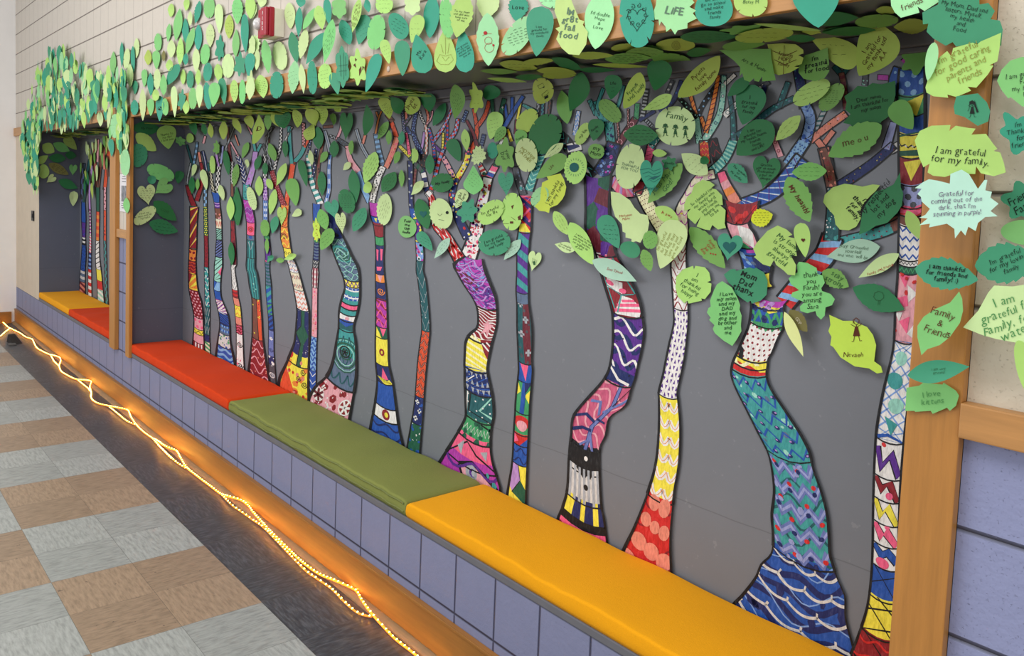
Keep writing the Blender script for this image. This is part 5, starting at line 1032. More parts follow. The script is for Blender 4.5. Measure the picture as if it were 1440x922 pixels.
def outline(shape, rnd, n=44):
    """closed outline in leaf units: s along base(-1)..tip(+1), t across -1..1; star convex about the middle"""
    P = []
    def prof(f, jag=0, teeth=9, asym=0):
        L = []; R = []
        m = n // 2
        for i in range(m + 1):
            x = i / m; s = -1 + 2 * x; w = f(x)
            j = (1 - jag * ((x * teeth) % 1)) if 0 < i < m else 1
            L.append((s, w * j)); R.append((s, -w * (1 - jag * ((x * teeth + .5) % 1) if 0 < i < m else 1)))
        return L + R[::-1][1 if f(1) < .02 else 0: -1 if f(0) < .02 else None]
    pe = lambda a, b: (lambda x: (max(0, math.sin(math.pi * x ** a)) ** b))
    if shape == 'oval': return prof(pe(rnd.uniform(.75, 1.1), rnd.uniform(.68, .9)), rnd.choice((0, 0, .07, .1)), rnd.choice((6, 7, 8)))
    if shape == 'lance': return prof(pe(.8, 1.0))
    if shape == 'tear': return prof(lambda x: max(0, math.sin(math.pi * x ** .62)) ** .75)
    if shape == 'pear': return prof(lambda x: max(0, math.sin(math.pi * x ** 1.35)) ** .7 * (1 - .18 * math.sin(2 * math.pi * x)))
    if shape == 'gourd': return prof(lambda x: max(0, math.sin(math.pi * min(1, x * .96 + .02))) ** .6 * (.82 - .26 * math.cos(2 * math.pi * (x - .05)) * (1 - x) + .18 * x))
    if shape == 'tooth': n = 72; return prof(pe(.85, .8), .16, 7)
    if shape == 'stem':
        f = lambda x: max(max(0, math.sin(math.pi * min(1, x / .86) ** .75)) ** .8, .07 if x > .5 else 0)
        return [(s, t + (.32 * max(0, (s - .62)) ** 1.2 if s > .62 else 0)) for s, t in prof(f, .06, 6)]
    for i in range(n):
        a = 2 * math.pi * i / n; r = 1
        if shape == 'round': r = 1 + .03 * math.sin(3 * a + 1)
        elif shape == 'heart':
            q = a; x = 16 * math.sin(q) ** 3 / 17; y = (13 * math.cos(q) - 5 * math.cos(2 * q) - 2 * math.cos(3 * q) - math.cos(4 * q)) / 15.5
            P.append((-(y + .1) * .98, x)); continue
        elif shape == 'oak': r = .86 + .17 * math.cos(6 * a + .6) + .05 * math.cos(3 * a)
        elif shape == 'star': r = .78 + .26 * (abs(((a * 11 / (2 * math.pi)) % 1) - .5) * 2) + .08 * math.sin(3 * a)
        elif shape == 'hand': r = .74 + .28 * (abs(((a * 6 / (2 * math.pi)) % 1) - .5) * 2) ** .6
        elif shape == 'fringe': r = 1 + (.0 if math.sin(a) < .1 else -.09 * ((i % 2)))
        P.append((r * math.cos(a) * -1, r * math.sin(a)))
    if shape == 'notch':
        P = []; k = rnd.choice((5, 6, 7)); cuts = [2 * math.pi * (j + rnd.uniform(.25, .75)) / k for j in range(k)]
        ang = sorted([2 * math.pi * i / 36 for i in range(36)] + [c + d for c in cuts for d in (-.06, 0, .06)])
        for a in ang:
            m = min(abs(a - c) for c in cuts); r = 1
            if m < .001: r = .8
            s, t = -math.cos(a), math.sin(a)
            e = abs(t) ** .92 * (1 if t > 0 else -1)
            P.append((r * s, r * e))
    return P

# traced rims of the largest leaves (crop units), found by a piece of their hint
RIMS = {
'reading friends, on the header':'540,-20 545,40 570,85 610,120 735,85 722,45 770,75 865,15 860,-60 600,-80',
'topmost on the near oak post':'880,-60 865,0 860,30 755,85 760,165 795,160 785,215 830,260 915,310 960,285 985,315 1120,290 1140,300 1290,310 1300,200 1280,140 1215,130 1245,75 1200,20 1140,30 1135,-60',
'grateful for good caring':'1290,222 1150,280 1125,300 1095,288 965,325 950,380 925,345 870,390 845,415 858,440 825,445 800,520 778,590 785,625 830,650 930,660 925,638 985,655 1085,612 1060,585 1120,592 1200,500 1235,443 1208,440 1262,415 1280,310',
'long haired girl':'985,650 1130,630 1140,640 1190,690 1213,750 1200,820 1130,850 1040,790 975,770 968,720',
'reading for my health':'1258,545 1290,470 1350,410 1430,385 1560,400 1640,560 1580,680 1430,720 1350,655 1335,665 1290,610',
'reading I am grateful for my family, on':'705,85 740,20 820,-15 950,-20 940,20 985,-15 1070,0 1120,5 1090,45 1190,40 1240,110 1265,140 1240,155 1285,165 1310,240 1322,300 1240,325 1150,305 1117,258 1112,310 1060,310 1000,300 910,330 830,322 793,300 805,240 765,265 735,200 720,140',
'stunning in purple':'705,405 760,365 800,345 860,355 940,375 945,310 1020,280 1070,310 1130,410 1175,350 1195,350 1180,420 1225,430 1215,470 1270,510 1215,560 1265,595 1180,600 1130,640 1115,695 1065,665 1045,725 1015,690 975,745 970,680 920,645 800,670 805,645 735,655 790,610 735,605 775,585 805,545 750,495 745,465 722,445 750,410',
'thankful for my mom, over':'575,545 575,640 560,700 525,750 540,780 480,820 470,845 410,850 400,880 370,865 300,880 270,840 220,830 270,770 235,740 245,690 230,650 290,610 320,580 380,585 420,560 480,570',
'family in bold black':'470,385 420,380 350,395 300,385 230,375 150,400 95,450 85,500 120,545 160,590 170,650 200,685 260,690 310,665 340,610 335,560 350,520 400,460 440,425',
'overlapping the bold':'605,298 560,380 500,410 440,430 400,480 370,520 350,570 340,630 330,720 400,690 440,660 520,640 560,600 590,570 620,520 628,440 610,400',
'family and friends in brown':'735,175 690,230 610,265 560,300 530,345 530,400 552,490 580,460 640,440 690,400 740,330 755,270 750,210',
'listing family, food':'756,352 830,270 880,180 910,145 1000,150 1200,120 1250,250 1180,420 1030,430 920,410 850,390',
'I love kittens':'478,650 540,640 560,625 655,635 660,625 720,665 735,690 720,740 690,765 675,750 605,780 595,765 520,770 515,765 470,765',
'dancing child':'95,290 160,320 215,320 230,330 280,350 310,390 325,440 315,520 350,545 358,575 330,580 290,555 220,545 150,500 115,450 100,440 105,400 90,370 100,340',
'you are amzing':'1060,60 1075,38 1130,45 1195,80 1200,120 1235,130 1250,180 1225,215 1230,235 1290,255 1320,290 1300,330 1255,345 1250,400 1225,428 1195,400 1185,370 1130,385 1085,370 1080,340 1110,310 1060,290 1020,270 1030,245 1075,230 1020,190 1005,150 1030,125 1065,110',
'reading mom, dad':'566,125 610,90 640,85 650,100 740,75 770,85 785,78 840,110 865,170 860,260 820,300 760,320 750,300 730,312 690,285 640,250 630,205 600,180',
'my mom and my dad':'555,168 620,210 655,270 665,290 680,330 675,360 690,400 685,470 690,505 660,560 630,605 570,570 510,520 495,490 505,465 470,430 480,415 455,380 465,350 480,340 475,300 500,230 520,190',
'round and notched':'360,65 365,90 375,65 440,75 470,110 480,165 455,175 485,185 480,240 440,290 415,285 420,300 330,320 320,300 300,318 255,270 240,210 245,140 290,90',
'covered in slanting':'420,205 470,215 505,240 480,262 515,270 555,310 560,375 540,375 580,410 575,500 585,530 530,540 490,510 475,545 440,540 385,520 410,455 375,505 325,460 320,430 345,400 302,415 300,370 320,320 350,290 365,240',
'faint flower doodles':'930,513 990,540 1030,575 1000,590 1050,600 1055,680 1060,720 1015,710 1055,780 1050,850 1000,845 975,820 920,780 905,745 880,790 830,775 770,725 785,715 765,670 790,630 860,550',
'reading LIFE, on':'100,-60 90,30 75,70 85,110 105,110 110,145 120,120 145,150 150,180 175,160 200,195 215,170 270,160 270,130 325,105 300,75 320,60 280,40 310,15 290,-10 270,-60',
'reading art and':'460,285 540,275 735,275 740,330 760,400 785,455 700,460 695,430 680,462 650,455 648,440 625,462 590,450 575,410 560,430 565,380 530,340',
'with brown veins':'720,250 800,245 880,250 920,280 920,300 890,310 920,325 910,360 870,375 900,378 850,410 790,425 760,415 740,360 725,290',
'food in bold black':'1060,270 1065,400 1040,440 990,458 930,445 900,410 895,350 930,310',
'reading I\'m gr8t':'480,-40 410,-20 400,60 430,150 405,160 425,180 410,220 440,270 480,305 540,310 580,250 590,180 560,140 570,120 540,110 510,40',
'red handwriting':'862,380 920,390 990,440 1020,490 1060,530 1110,540 1120,590 1110,650 1080,690 1060,725 1030,715 1000,725 1000,700 960,690 960,660 940,650 935,600 890,550 865,470',
'bright, below the fringed':'522,258 545,300 560,350 550,400 535,430 500,470 450,490 445,525 420,515 380,510 350,480 385,440 390,380 400,320 440,300 430,280',
'family with':'', }
SOFF = {}
class Leaf: pass
def parse():
    out = []
    for ln in LEAVES.strip().split('\n'):
        f = [x.strip() for x in ln.split('|')]; a = f[0].split()
        l = Leaf(); l.plane, c = a[0], a[1]; l.crop = c
        q = CR[c]; l.b = cx(c, *map(float, a[2].split(','))); l.t = cx(c, *map(float, a[3].split(','))); l.w = float(a[4]) / q[2]
        l.shape, l.col = a[5], a[6]; l.text = f[1] if len(f) > 1 else ''; l.hint = f[2] if len(f) > 2 else ''
        l.len = math.hypot(l.t[0] - l.b[0], l.t[1] - l.b[1])
        if l.w < 1: continue
        if l.plane in 'LN': l.col = dict(o='l', g='g2', d='e' if l.shape == 'notch' else 'd').get(l.col, l.col)  # side-wall leaves take lighter papers: brightness put into colour against niche shade
        l.c = ((l.b[0] + l.t[0]) / 2, (l.b[1] + l.t[1]) / 2); l.area = l.len * l.w; out.append(l)
    return out
LV = parse()
PLN = dict(M=(1, D, -1), W=(1, 0, -1), P=(1, -.024, -1), R=(1, 0, -1), S=(2, ZS, -1), L=(0, -5.48, 1), N=(0, -8.466, 1))
levels = []
for l in LV:
    if l.plane == 'H':
        p = un(l.b[0], l.b[1], 2, ZS - .003); yy = min(max(p.y, .03), .318); l.pl = (1, yy, -1); l.h0 = .0
    else:
        l.pl = PLN[l.plane]; l.h0 = .006
        if l.plane == 'W' and max(l.t[1], l.b[1]) > 0 and min(un(*l.t, 1, -.03).z, un(*l.b, 1, -.03).z) < 2.10: l.h0 = .028
        if l.plane == 'M': l.h0 = .008
    l.rx = abs(l.t[0] - l.b[0]) / 2 + l.w * .4; l.ry = abs(l.t[1] - l.b[1]) / 2 + l.w * .4
    lev = 0
    for o in levels:
        same = o.plane == l.plane or (o.plane in 'PRW' and l.plane in 'PRW')
        if same and abs(o.c[0] - l.c[0]) < (o.rx + l.rx) * .8 and abs(o.c[1] - l.c[1]) < (o.ry + l.ry) * .8: lev = max(lev, o.lev + 1)
    big = l.plane in 'PR' or l.c[0] > 900
    l.lev = min(lev, 7 if big else 5); levels.append(l)
    l.h = l.h0 + (.0065 if big else .0042) * l.lev if l.plane != 'H' else .006 * l.lev
    if l.plane == 'R': l.h += .012
    if l.plane == 'S': l.h = .006 + .003 * min(l.lev, 3)
def leaf_pt(l, s, t, extra=0):
    px = (l.b[0] + l.t[0]) / 2 + (l.t[0] - l.b[0]) / 2 * s + -(l.t[1] - l.b[1]) / l.len * l.w / 2 * t
    py = (l.b[1] + l.t[1]) / 2 + (l.t[1] - l.b[1]) / 2 * s + (l.t[0] - l.b[0]) / l.len * l.w / 2 * t
    ax, val, sg = l.pl
    p = un(px, py, ax, val + sg * l.h)
    r2 = min(s * s + t * t, 1.3)
    off = l.cu * (r2 * .5 + l.ti * s * abs(s) + l.tj * t) + extra
    if l.plane == 'H': off = l.cu * 1.4 * (s + .2) ** 2 * .5 + extra
    v = [0, 0, 0]; v[ax] = sg * max(off, -.004 + extra); return p + Vector(v)
def strokes(l, polys, k, th):
    """thin ribbons in leaf units -> verts, faces"""
    V = []; F = []; ar = l.len / l.w
    for P in polys:
        q = [(s * ar, t) for s, t in P]; hw = th / l.w
        L = []
        for i, (x, y) in enumerate(q):
            a, b = q[max(0, i - 1)], q[min(len(q) - 1, i + 1)]; dx, dy = b[0] - a[0], b[1] - a[1]; ll = math.hypot(dx, dy) or 1
            L.append(((x - dy / ll * hw) / ar, y + dx / ll * hw)); L.append(((x + dy / ll * hw) / ar, y - dx / ll * hw))
        b0 = len(V); V += [leaf_pt(l, s, t, .0012) for s, t in L]
        F += [(b0 + 2 * i, b0 + 2 * i + 1, b0 + 2 * i + 3, b0 + 2 * i + 2) for i in range(len(q) - 1)]
    return V, F
FONT = {}
def glyph(ch, bold):
    if (ch, bold) in FONT: return FONT[(ch, bold)]
    cu = bpy.data.curves.new('writing', 'FONT'); cu.body = ch; cu.resolution_u = 2; cu.offset = .016 if bold else -.006
    o = bpy.data.objects.new('writing', cu); C.objects.link(o); dg = bpy.context.evaluated_depsgraph_get(); dg.update()
    me = o.evaluated_get(dg).to_mesh(); v = [(p.co.x, p.co.y) for p in me.vertices]; f = [tuple(p.vertices) for p in me.polygons]
    o.evaluated_get(dg).to_mesh_clear(); bpy.data.objects.remove(o); bpy.data.curves.remove(cu)
    FONT[(ch, bold)] = (v, f); return v, f
def text_mesh(s, bold, neat=False):
    """a line of hand lettering: each character nudged, tilted and sized a little differently"""
    rnd = random.Random(len(s) * 31 + sum(map(ord, s))); V = []; F = []; x = 0; j = 0 if neat else 1
    for ch in s:
        if ch == ' ': x += .34; continue
        v, f = glyph(ch, bold)
        if not v: continue
        x0 = min(p[0] for p in v); x1 = max(p[0] for p in v); a = rnd.uniform(-.16, .12) * j; k = 1 + rnd.uniform(-.12, .14) * j; dy = rnd.uniform(-.07, .07) * j; sh = .1 * j
        b = len(V)
        for px, py in v:
            X, Y = (px - x0) * k + py * sh, py * k * (1 + .04 * j); V.append((x + X * math.cos(a) - Y * math.sin(a), dy + X * math.sin(a) + Y * math.cos(a)))
        F += [tuple(i + b for i in g) for g in f]; x += (x1 - x0) * k + (.085 + rnd.uniform(-.02, .03) * j)
    m = (max((p[0] for p in V), default=0)) / 2
    return [(p[0] - m, p[1]) for p in V], F
def circ(u, v, r, n=12, ar=1): return [(u + r * math.cos(i * 6.2832 / n) / ar, v + r * math.sin(i * 6.2832 / n)) for i in range(n + 1)]
def figure(cxy, sc, skirt=True):
    """little drawn person, y down, image-like units"""
    x, y = cxy; q = lambda *p: [(x + a * sc, y + b * sc) for a, b in p]
    P = [[(x + .16 * sc * math.cos(i * .6283), y - .62 * sc + .18 * sc * math.sin(i * .6283)) for i in range(11)], q((0, -.44), (0, -.3)), q((-.35, -.45), (0, -.25), (.35, -.5)), q((-.12, .25), (-.18, .6), (-.3, .62)), q((.12, .25), (.2, .58), (.34, .55))]
    fill = [q((-.08, -.32), (.08, -.32), (.22, .28), (-.22, .28))]
    hair = [q((-.2, -.5), (-.2, -.72), (0, -.86), (.2, -.72), (.22, -.5))]
    return P + hair, fill
def img(l, pts):
    """image-like coordinates (x right, y down, unit = half leaf width) -> leaf units"""
    dx, dy = (l.t[0] - l.b[0]) / l.len, (l.t[1] - l.b[1]) / l.len; o = []
    for x, y in pts:
        X, Y = x * l.w / 2, y * l.w / 2
        o.append(((X * dx + Y * dy) / (l.len / 2), (-X * dy + Y * dx) / (l.w / 2)))
    return o
def doodle(l, name):
    P = []; fills = []
    if name == 'girl': P, fills = figure((0, .15), .75); P += [[(.16, -.5), (.25, -.1), (.4, .25)], [(-.16, -.45), (-.2, .0), (-.3, .2)]]; fills += [[(-.16, -.3), (-.2, -.42), (0, -.52), (.18, -.4), (.42, .25), (.3, .3), (.12, -.25)]]
    elif name == 'child': P, fills = figure((.15, -.45), .78)
    elif name == 'girls':
        for x in (-.5, 0, .5):
            p, f = figure((x, .25 + .1 * (x + .5)), .42); P += p; fills += f + [[(x - .12, .1 * (x + .5) + .05), (x - .08, .1 * (x + .5) - .1), (x + .08, .1 * (x + .5) - .1), (x + .12, .1 * (x + .5) + .05)]]
    elif name == 'tree': P = [[(-.05, .5), (-.02, .1)], [(.08, .5), (.08, .1)], [(.35 * math.cos(i * .42) * (1 + .15 * (i % 2)), -.2 + .32 * math.sin(i * .42) * (1 + .15 * (i % 2))) for i in range(16)]]
    elif name in ('bigheart', 'smallheart'):
        r = .5 if name == 'bigheart' else .26; fills = [[(r * 16 * math.sin(i * .314) ** 3 / 16, -r * (13 * math.cos(i * .314) - 5 * math.cos(i * .628) - 2 * math.cos(i * .942) - math.cos(i * 1.257)) / 16) for i in range(20)]]
    elif name == 'hearts':
        for k in range(3): fills.append([(.25 + .22 * k + .08 * 16 * math.sin(i * .628) ** 3 / 16, .5 + .05 * k - .09 * (13 * math.cos(i * .628) - 5 * math.cos(i * 1.257) - 2 * math.cos(i * 1.885) - math.cos(i * 2.513)) / 16) for i in range(10)])
    elif name == 'spiral': P = [[(.75 * (1 - i / 60) * math.cos(i * .4), .75 * (1 - i / 60) * math.sin(i * .4)) for i in range(56)]]
    elif name == 'veins': P = [[(0, -.8), (0, .85)], [(0, -.2), (-.7, -.5)], [(0, -.2), (.7, -.5)], [(0, .3), (-.6, .0)], [(0, .3), (.65, .0)]]
    elif name == 'swirl':
        for k in range(9):
            a = k * .7; x, y = .5 * math.cos(a), -.1 + .55 * math.sin(a); P.append([(x + .15 * (1 - i / 14) * math.cos(i * .6 + a), y + .15 * (1 - i / 14) * math.sin(i * .6 + a)) for i in range(13)])
        P.append([(.55 * math.sin(i * .314) ** 3, .1 - .045 * (13 * math.cos(i * .314) - 5 * math.cos(i * .628) - 2 * math.cos(i * .942) - math.cos(i * 1.257))) for i in range(21)])
    elif name == 'bear': P = [circ(0, .1, .32), circ(.1, .7, .4), [(-.5, -.3), (-.2, -.5), (.3, -.5)]]; fills = [circ(-.25, -.55, .16)[:-1], circ(.45, .5, .1)[:-1]]
    elif name == 'boxes': P = [[(-.5, -.5), (0, -.75), (.15, -.4), (-.35, -.2), (-.5, -.5)], [(-.1, .35), (.4, -.1), (.55, .15), (.1, .6), (-.1, .35)]]; fills = [[(.2, .55), (.5, .35), (.6, .6), (.3, .8)], [(-.1, -.35), (.1, -.45), (.1, -.3)]]
    elif name == 'globe': fills = [circ(-.1, .0, .42)[:-1]]; P = [[(.62 * math.cos(i * .3), .62 * math.sin(i * .3)), (.8 * math.cos(i * .3), .8 * math.sin(i * .3))] for i in range(21)]
    elif name == 'scrib': P = [[(-.3 + .1 * i, (-.5 if i % 2 else .35) + .05 * i) for i in range(8)]]; fills = [[(-.2, .1), (.1, .0), (.2, .5), (-.05, .6)]]
    elif name == 'face': fills = [[(-.1, -.5), (.15, -.62), (.0, -.2)], [(-.2, .9), (.1, .9), (.1, 1.1), (-.2, 1.1)], [(.5, .5), (.8, .3), (.8, .7), (.6, .8)]]; P = [[(-.8, 1.1), (-.3, 1.1)], [(-.1, .5), (.3, .8)]]
    elif name == 'eye': fills = [circ(.55, -.1, .14)[:-1]]; P = [[(-.3, .0), (-.1, .2), (.1, .0)], [(-.2, .5), (.3, .6)]]
    elif name == 'hills': P = [[(-.9 + .2 * k, -.6 + .3 * k), (-.2, -.75 + .3 * k), (.2, -.5 + .3 * k), (.8, -.7 + .25 * k)] for k in range(4)]; fills = [[(-.2, .1), (.3, -.1), (.7, -.1), (.2, .2)]]
    elif name == 'dots': fills = [circ(x, y, .13, 6)[:-1] for x, y in ((-.1, -1), (.1, -.2), (-.1, .7), (.2, 1.2))]
    elif name == 'spots': fills = [[(-.5, -.3), (-.3, -.5), (-.2, .0)], [(.1, .2), (.35, -.2), (.4, .3), (.15, .9)], [(-.3, -1.1), (-.1, -.9), (-.3, -.7)], [(.5, -.2), (.7, -.1), (.5, .3)]]
    elif name == 'lines': P = [[(-.35, -1.6), (-.2, 1.3)], [(.1, -1.9), (.2, 1.7)], [(.4, -1.4), (.45, 1.2)], [(-.6, -.1), (.7, -.3)], [(-.5, .6), (.6, .5)]]
    elif name == 'pumpkin': P = [[(-.75, .9), (-.5, .3), (0, .45), (.5, .3), (.75, .8), (.3, 1.2), (-.4, 1.2), (-.75, .9)], [(0, -1.2), (0, .3)], [(-.3, .5), (0, .9), (.35, .5)], [(-.4, -.6), (-.2, .2)], [(.35, -.7), (.2, .2)]]
    elif name == 'flower': P = [circ(0, 0, .45)]; fills = [circ(-.1, .2, .25)[:-1], circ(.2, -.3, .2)[:-1]]
    return P, fills
DOODLE_INK = dict(child='n', smallheart='n', veins='n', bear='r', face='n', spots='n', dots='r', pumpkin='o', globe='T', scrib='G', bigheart='T', hills='T', spiral='n', tree='G', hearts='n')
def make_leaf(l, name='paper_leaf'):
    rnd = random.Random(int(l.c[0] * 13 + l.c[1] * 7)); l.cu = rnd.uniform(.0025, .007); l.ti = rnd.uniform(-.25, .5); l.tj = rnd.uniform(-.3, .3)
    if l.plane == 'H': l.cu = .02
    if l.plane == 'S': l.cu *= .6
    # (screen-small leaves keep a gentle curl)
    rw = (un(l.b[0], l.b[1], l.pl[0], l.pl[1]) - un(l.t[0], l.t[1], l.pl[0], l.pl[1])).length; l.cu *= min(1.3, max(.5, rw / .14))
    P = outline(l.shape, rnd)
    for k, v in RIMS.items():
        if v and k in l.hint:
            P = []; ux, uy = (l.t[0] - l.b[0]) / l.len, (l.t[1] - l.b[1]) / l.len
            for w in v.split():
                x, y = cx(l.crop, *map(float, w.split(','))); x -= l.c[0]; y -= l.c[1]; P.append(((x * ux + y * uy) / (l.len / 2), (-x * uy + y * ux) / (l.w / 2)))
    n = len(P); traced = any(v and k in l.hint for k, v in RIMS.items())
    if traced:
        l.cu *= .7; Q = []
        for a, b in zip(P, P[1:] + P[:1]):
            m = max(1, int(math.hypot(a[0] - b[0], a[1] - b[1]) / .16)); Q += [(a[0] + (b[0] - a[0]) * i / m, a[1] + (b[1] - a[1]) * i / m) for i in range(m)]
        vv = [Vector(q) for q in Q]; ne = len(vv); st = .16
        for i in range(-9, 10):
            for j in range(-9, 10):
                x, y = i * st, j * st + (st / 2 if i % 2 else 0)
                if inpoly(x, y, Q) and min((x - a) ** 2 + (y - b) ** 2 for a, b in Q) > .006: vv.append(Vector((x, y)))
        r = delaunay_2d_cdt(vv, [(i, (i + 1) % ne) for i in range(ne)], [tuple(range(ne))], 1, 1e-5)
        V = [leaf_pt(l, q[0], q[1]) for q in r[0]]; F = [tuple(f) for f in r[2]]
    else: V = [leaf_pt(l, 0, 0)]
    if not traced:
      for k in (.35, .7, 1): V += [leaf_pt(l, s * k, t * k) for s, t in P]
      F = [(0, 1 + i, 1 + (i + 1) % n) for i in range(n)]
      for r in range(2): F += [(1 + r * n + i, 1 + (r + 1) * n + i, 1 + (r + 1) * n + (i + 1) % n, 1 + r * n + (i + 1) % n) for i in range(n)]
    base = leaf_pt(l, -.9 if l.plane not in 'H' else -1, 0)
    V = [v - base for v in V]
    o = mesh_obj(name, V, F, [paper(l.col)], None, None, True); o.location = base; o.visible_shadow = True
    # writing
    t = l.text; opts = dict(c='K', a=0.0, f=None, b=0); body = []; doods = []
    for w in t.split(' '):
        if len(w) > 2 and w[1] == '=' and w[0] in 'cafb':
            opts[w[0]] = w[2:] if w[0] == 'c' else float(w[2:])
        else: body.append(w)
    t = ' '.join(body).strip()
    import re
    for m in re.findall(r'\{(\w+)\}', t): doods.append(m)
    t = re.sub(r'\{\w+\}', '', t).strip().strip('/')
    Vs, Fs = [], []
    def addm(V, F):
        b = len(Vs); Vs.extend(V); Fs.extend(tuple(i + b for i in f) for f in F)
    def inside(s, t): return s * s * 1.25 + t * t * 1.45 < .78
    ang = math.radians(opts['a']); ca, sa = math.cos(ang), math.sin(ang)
    # half extents of the leaf along the writing direction (image px)
    ux, uy = (l.t[0] - l.b[0]) / l.len, (l.t[1] - l.b[1]) / l.len
    al = abs(ca * ux + sa * uy); ac = math.sqrt(max(0, 1 - al * al))
    Ex = 1 / math.sqrt((al / (l.len / 2)) ** 2 + (ac / (l.w / 2)) ** 2); Ey = 1 / math.sqrt((ac / (l.len / 2)) ** 2 + (al / (l.w / 2)) ** 2)
    th = max(.28, min(.55, l.w * .011))
    if t[:1] in '~=' and len(t) > 1 and t[1].isdigit():
        rows = int(t[1]); bold = t[0] == '='; polys = []
        for r in range(rows):
            y = (r - (rows - 1) / 2) * (1.25 * Ey / rows); half = Ex * math.sqrt(max(0, 1 - (y / Ey) ** 2)) * .72
            x = -half * rnd.uniform(.75, 1); cur = []
            while x < half * rnd.uniform(.8, 1):
                wl = rnd.uniform(.12, .3) * Ex; k = 0; cur = []
                step = max(.9, Ey / rows * .22); amp = min(Ey / rows * .28, 2.2)
                while k * step < wl and x < half:
                    X, Y = x, y + amp * rnd.uniform(-.5, .5) * (1 if k % 2 else -1); PX, PY = X * ca - Y * sa, X * sa + Y * ca
                    s, tt = (PX * ux + PY * uy) / (l.len / 2), (-PX * uy + PY * ux) / (l.w / 2)
                    if inside(s, tt): cur.append((s, tt))
                    x += step; k += 1
                if len(cur) > 1: polys.append(cur)
                x += Ex * .09
        addm(*strokes(l, polys, 'K', th * (1.25 if bold else .8)))
    elif t:
        lines = t.split('/'); nL = len(lines); ms = [text_mesh(x.strip(), opts['b']) for x in lines]
        wmax = max((max((v[0] for v in m[0]), default=.1) - min((v[0] for v in m[0]), default=0)) for m in ms) or 1
        f = opts['f'] or .9
        sc = min(1.45 * Ex * (f if nL > 1 else min(.9, f + .35)) / wmax, 1.5 * Ey * f / (nL * .95), Ey * .8)
        if nL == 1: sc = min(1.3 * Ex / wmax, Ey * 1.1 * (f if opts['f'] else .6))
        y0 = -(nL - 1) / 2 * .95 * sc + .28 * sc
        if doods and nL == 1: y0 -= Ey * .45 if doods[0] in ('girls',) else -Ey * .55
        for i, (mv, mf) in enumerate(ms):
            vv = []
            for x, y in mv:
                X, Y = x * sc, y0 + i * .95 * sc - y * sc; PX, PY = X * ca - Y * sa, X * sa + Y * ca
                s, tt = (PX * ux + PY * uy) / (l.len / 2), (-PX * uy + PY * ux) / (l.w / 2)
                vv.append(leaf_pt(l, s, tt, .0012))
            addm(vv, mf)
    dk = None
    for d in doods:
        P2, fl = doodle(l, d); dk = DOODLE_INK.get(d, 'K')
        if d == 'hearts': l2 = fl
        addm(*strokes(l, [img(l, p) for p in P2], dk, max(.35, l.w * .014)))
        for p in fl:
            q = img(l, p); addm([leaf_pt(l, s, t2, .0012) for s, t2 in q], [tuple(range(len(q)))])
    kids = []
    if Vs:
        kid = mesh_obj('lettering' if t else 'drawing', [v - base for v in Vs], Fs, [ink(dk if (dk and not t) else opts['c'])]); kid.parent = o; kids.append(kid)
    return o
# keep the 300 that show largest as things of their own, the rest as one mass
KEEP = 292
order = sorted(LV, key=lambda l: -l.area)
keep = set(id(l) for l in order[:KEEP])
ONUM = ['first', 'second', 'third', 'fourth', 'fifth', 'sixth', 'seventh', 'eighth', 'ninth', 'tenth', 'eleventh', 'twelfth', 'thirteenth', 'fourteenth', 'fifteenth', 'sixteenth', 'seventeenth', 'eighteenth', 'nineteenth', 'twentieth'] + ['%dth' % k if k % 10 not in (1, 2, 3) else '%d%s' % (k, {1: 'st', 2: 'nd', 3: 'rd'}[k % 10]) for k in range(21, 90)]
def word(l): return '%s %s leaf' % (CNAME[l.col], SNAME[l.shape])
GRP = dict(M='paper leaves on the mural', H='paper leaves hanging from the soffit', W='paper leaves on the cream wall and header trim', P='paper leaves on the near oak post', R='paper leaves on the near cream blocks', S='paper leaves flat under the soffit', L='paper leaves on the slate side wall', N='paper leaves in the far niche')
vis = [l for l in LV if id(l) in keep]
# rows of the upper wall, counted from the fire alarm
ALX = 385
wl = [l for l in vis if l.plane == 'W']
for l in wl: l.z = un(l.c[0], l.c[1], 1, -.01).z
def rowname(z): return 'trim row' if z < 2.10 else 'second row' if z < 2.2 else 'third row' if z < 2.3 else 'fourth row' if z < 2.4 else 'top row'
TREES = [(278, 'thin forked red tree'), (306, 'leafy blue footed tree'), (328, 'checkered neck tree'), (353, 'purple swirl and teal tree'), (376, 'garland hung blue tree'), (403, 'orange limbed tree'), (446, 'teal spotted tree'), (488, 'teal spiral tree'), (533, 'leopard fork tree'), (585, 'tiger striped tree'), (668, 'purple swirl red striped tree'), (737, 'purple and teal striped tree'), (855, 'harlequin tree'), (955, 'slim white tree'), (1060, 'largest tree'), (1270, 'patchwork tree')]
cnt = {}
def put(key, l): cnt.setdefault(key, []).append(l)
def hinted(l):
    k = SNAME[l.shape]; h = l.hint; c = CNAME[l.col]
    t = [c, k, 'leaf', h] if k.split()[0] not in h and not (l.shape in ('heart', 'round', 'star') and k.split()[0] in h) else [c, 'leaf', h]
    lab = ' '.join(t)
    if len(lab.split()) > 16: lab = '%s leaf %s' % (c, h)
    return lab
for l in vis:
    if l.hint: l.label = hinted(l)
    if l.plane == 'W': put(('W', 'far' if l.c[0] < ALX else 'near', rowname(l.z)), l)
    elif l.plane == 'S': put(('S',), l)
    elif l.plane in 'MH':
        tx = min(TREES, key=lambda t: abs(t[0] - l.c[0])); put(('M', tx[1], l.plane), l)
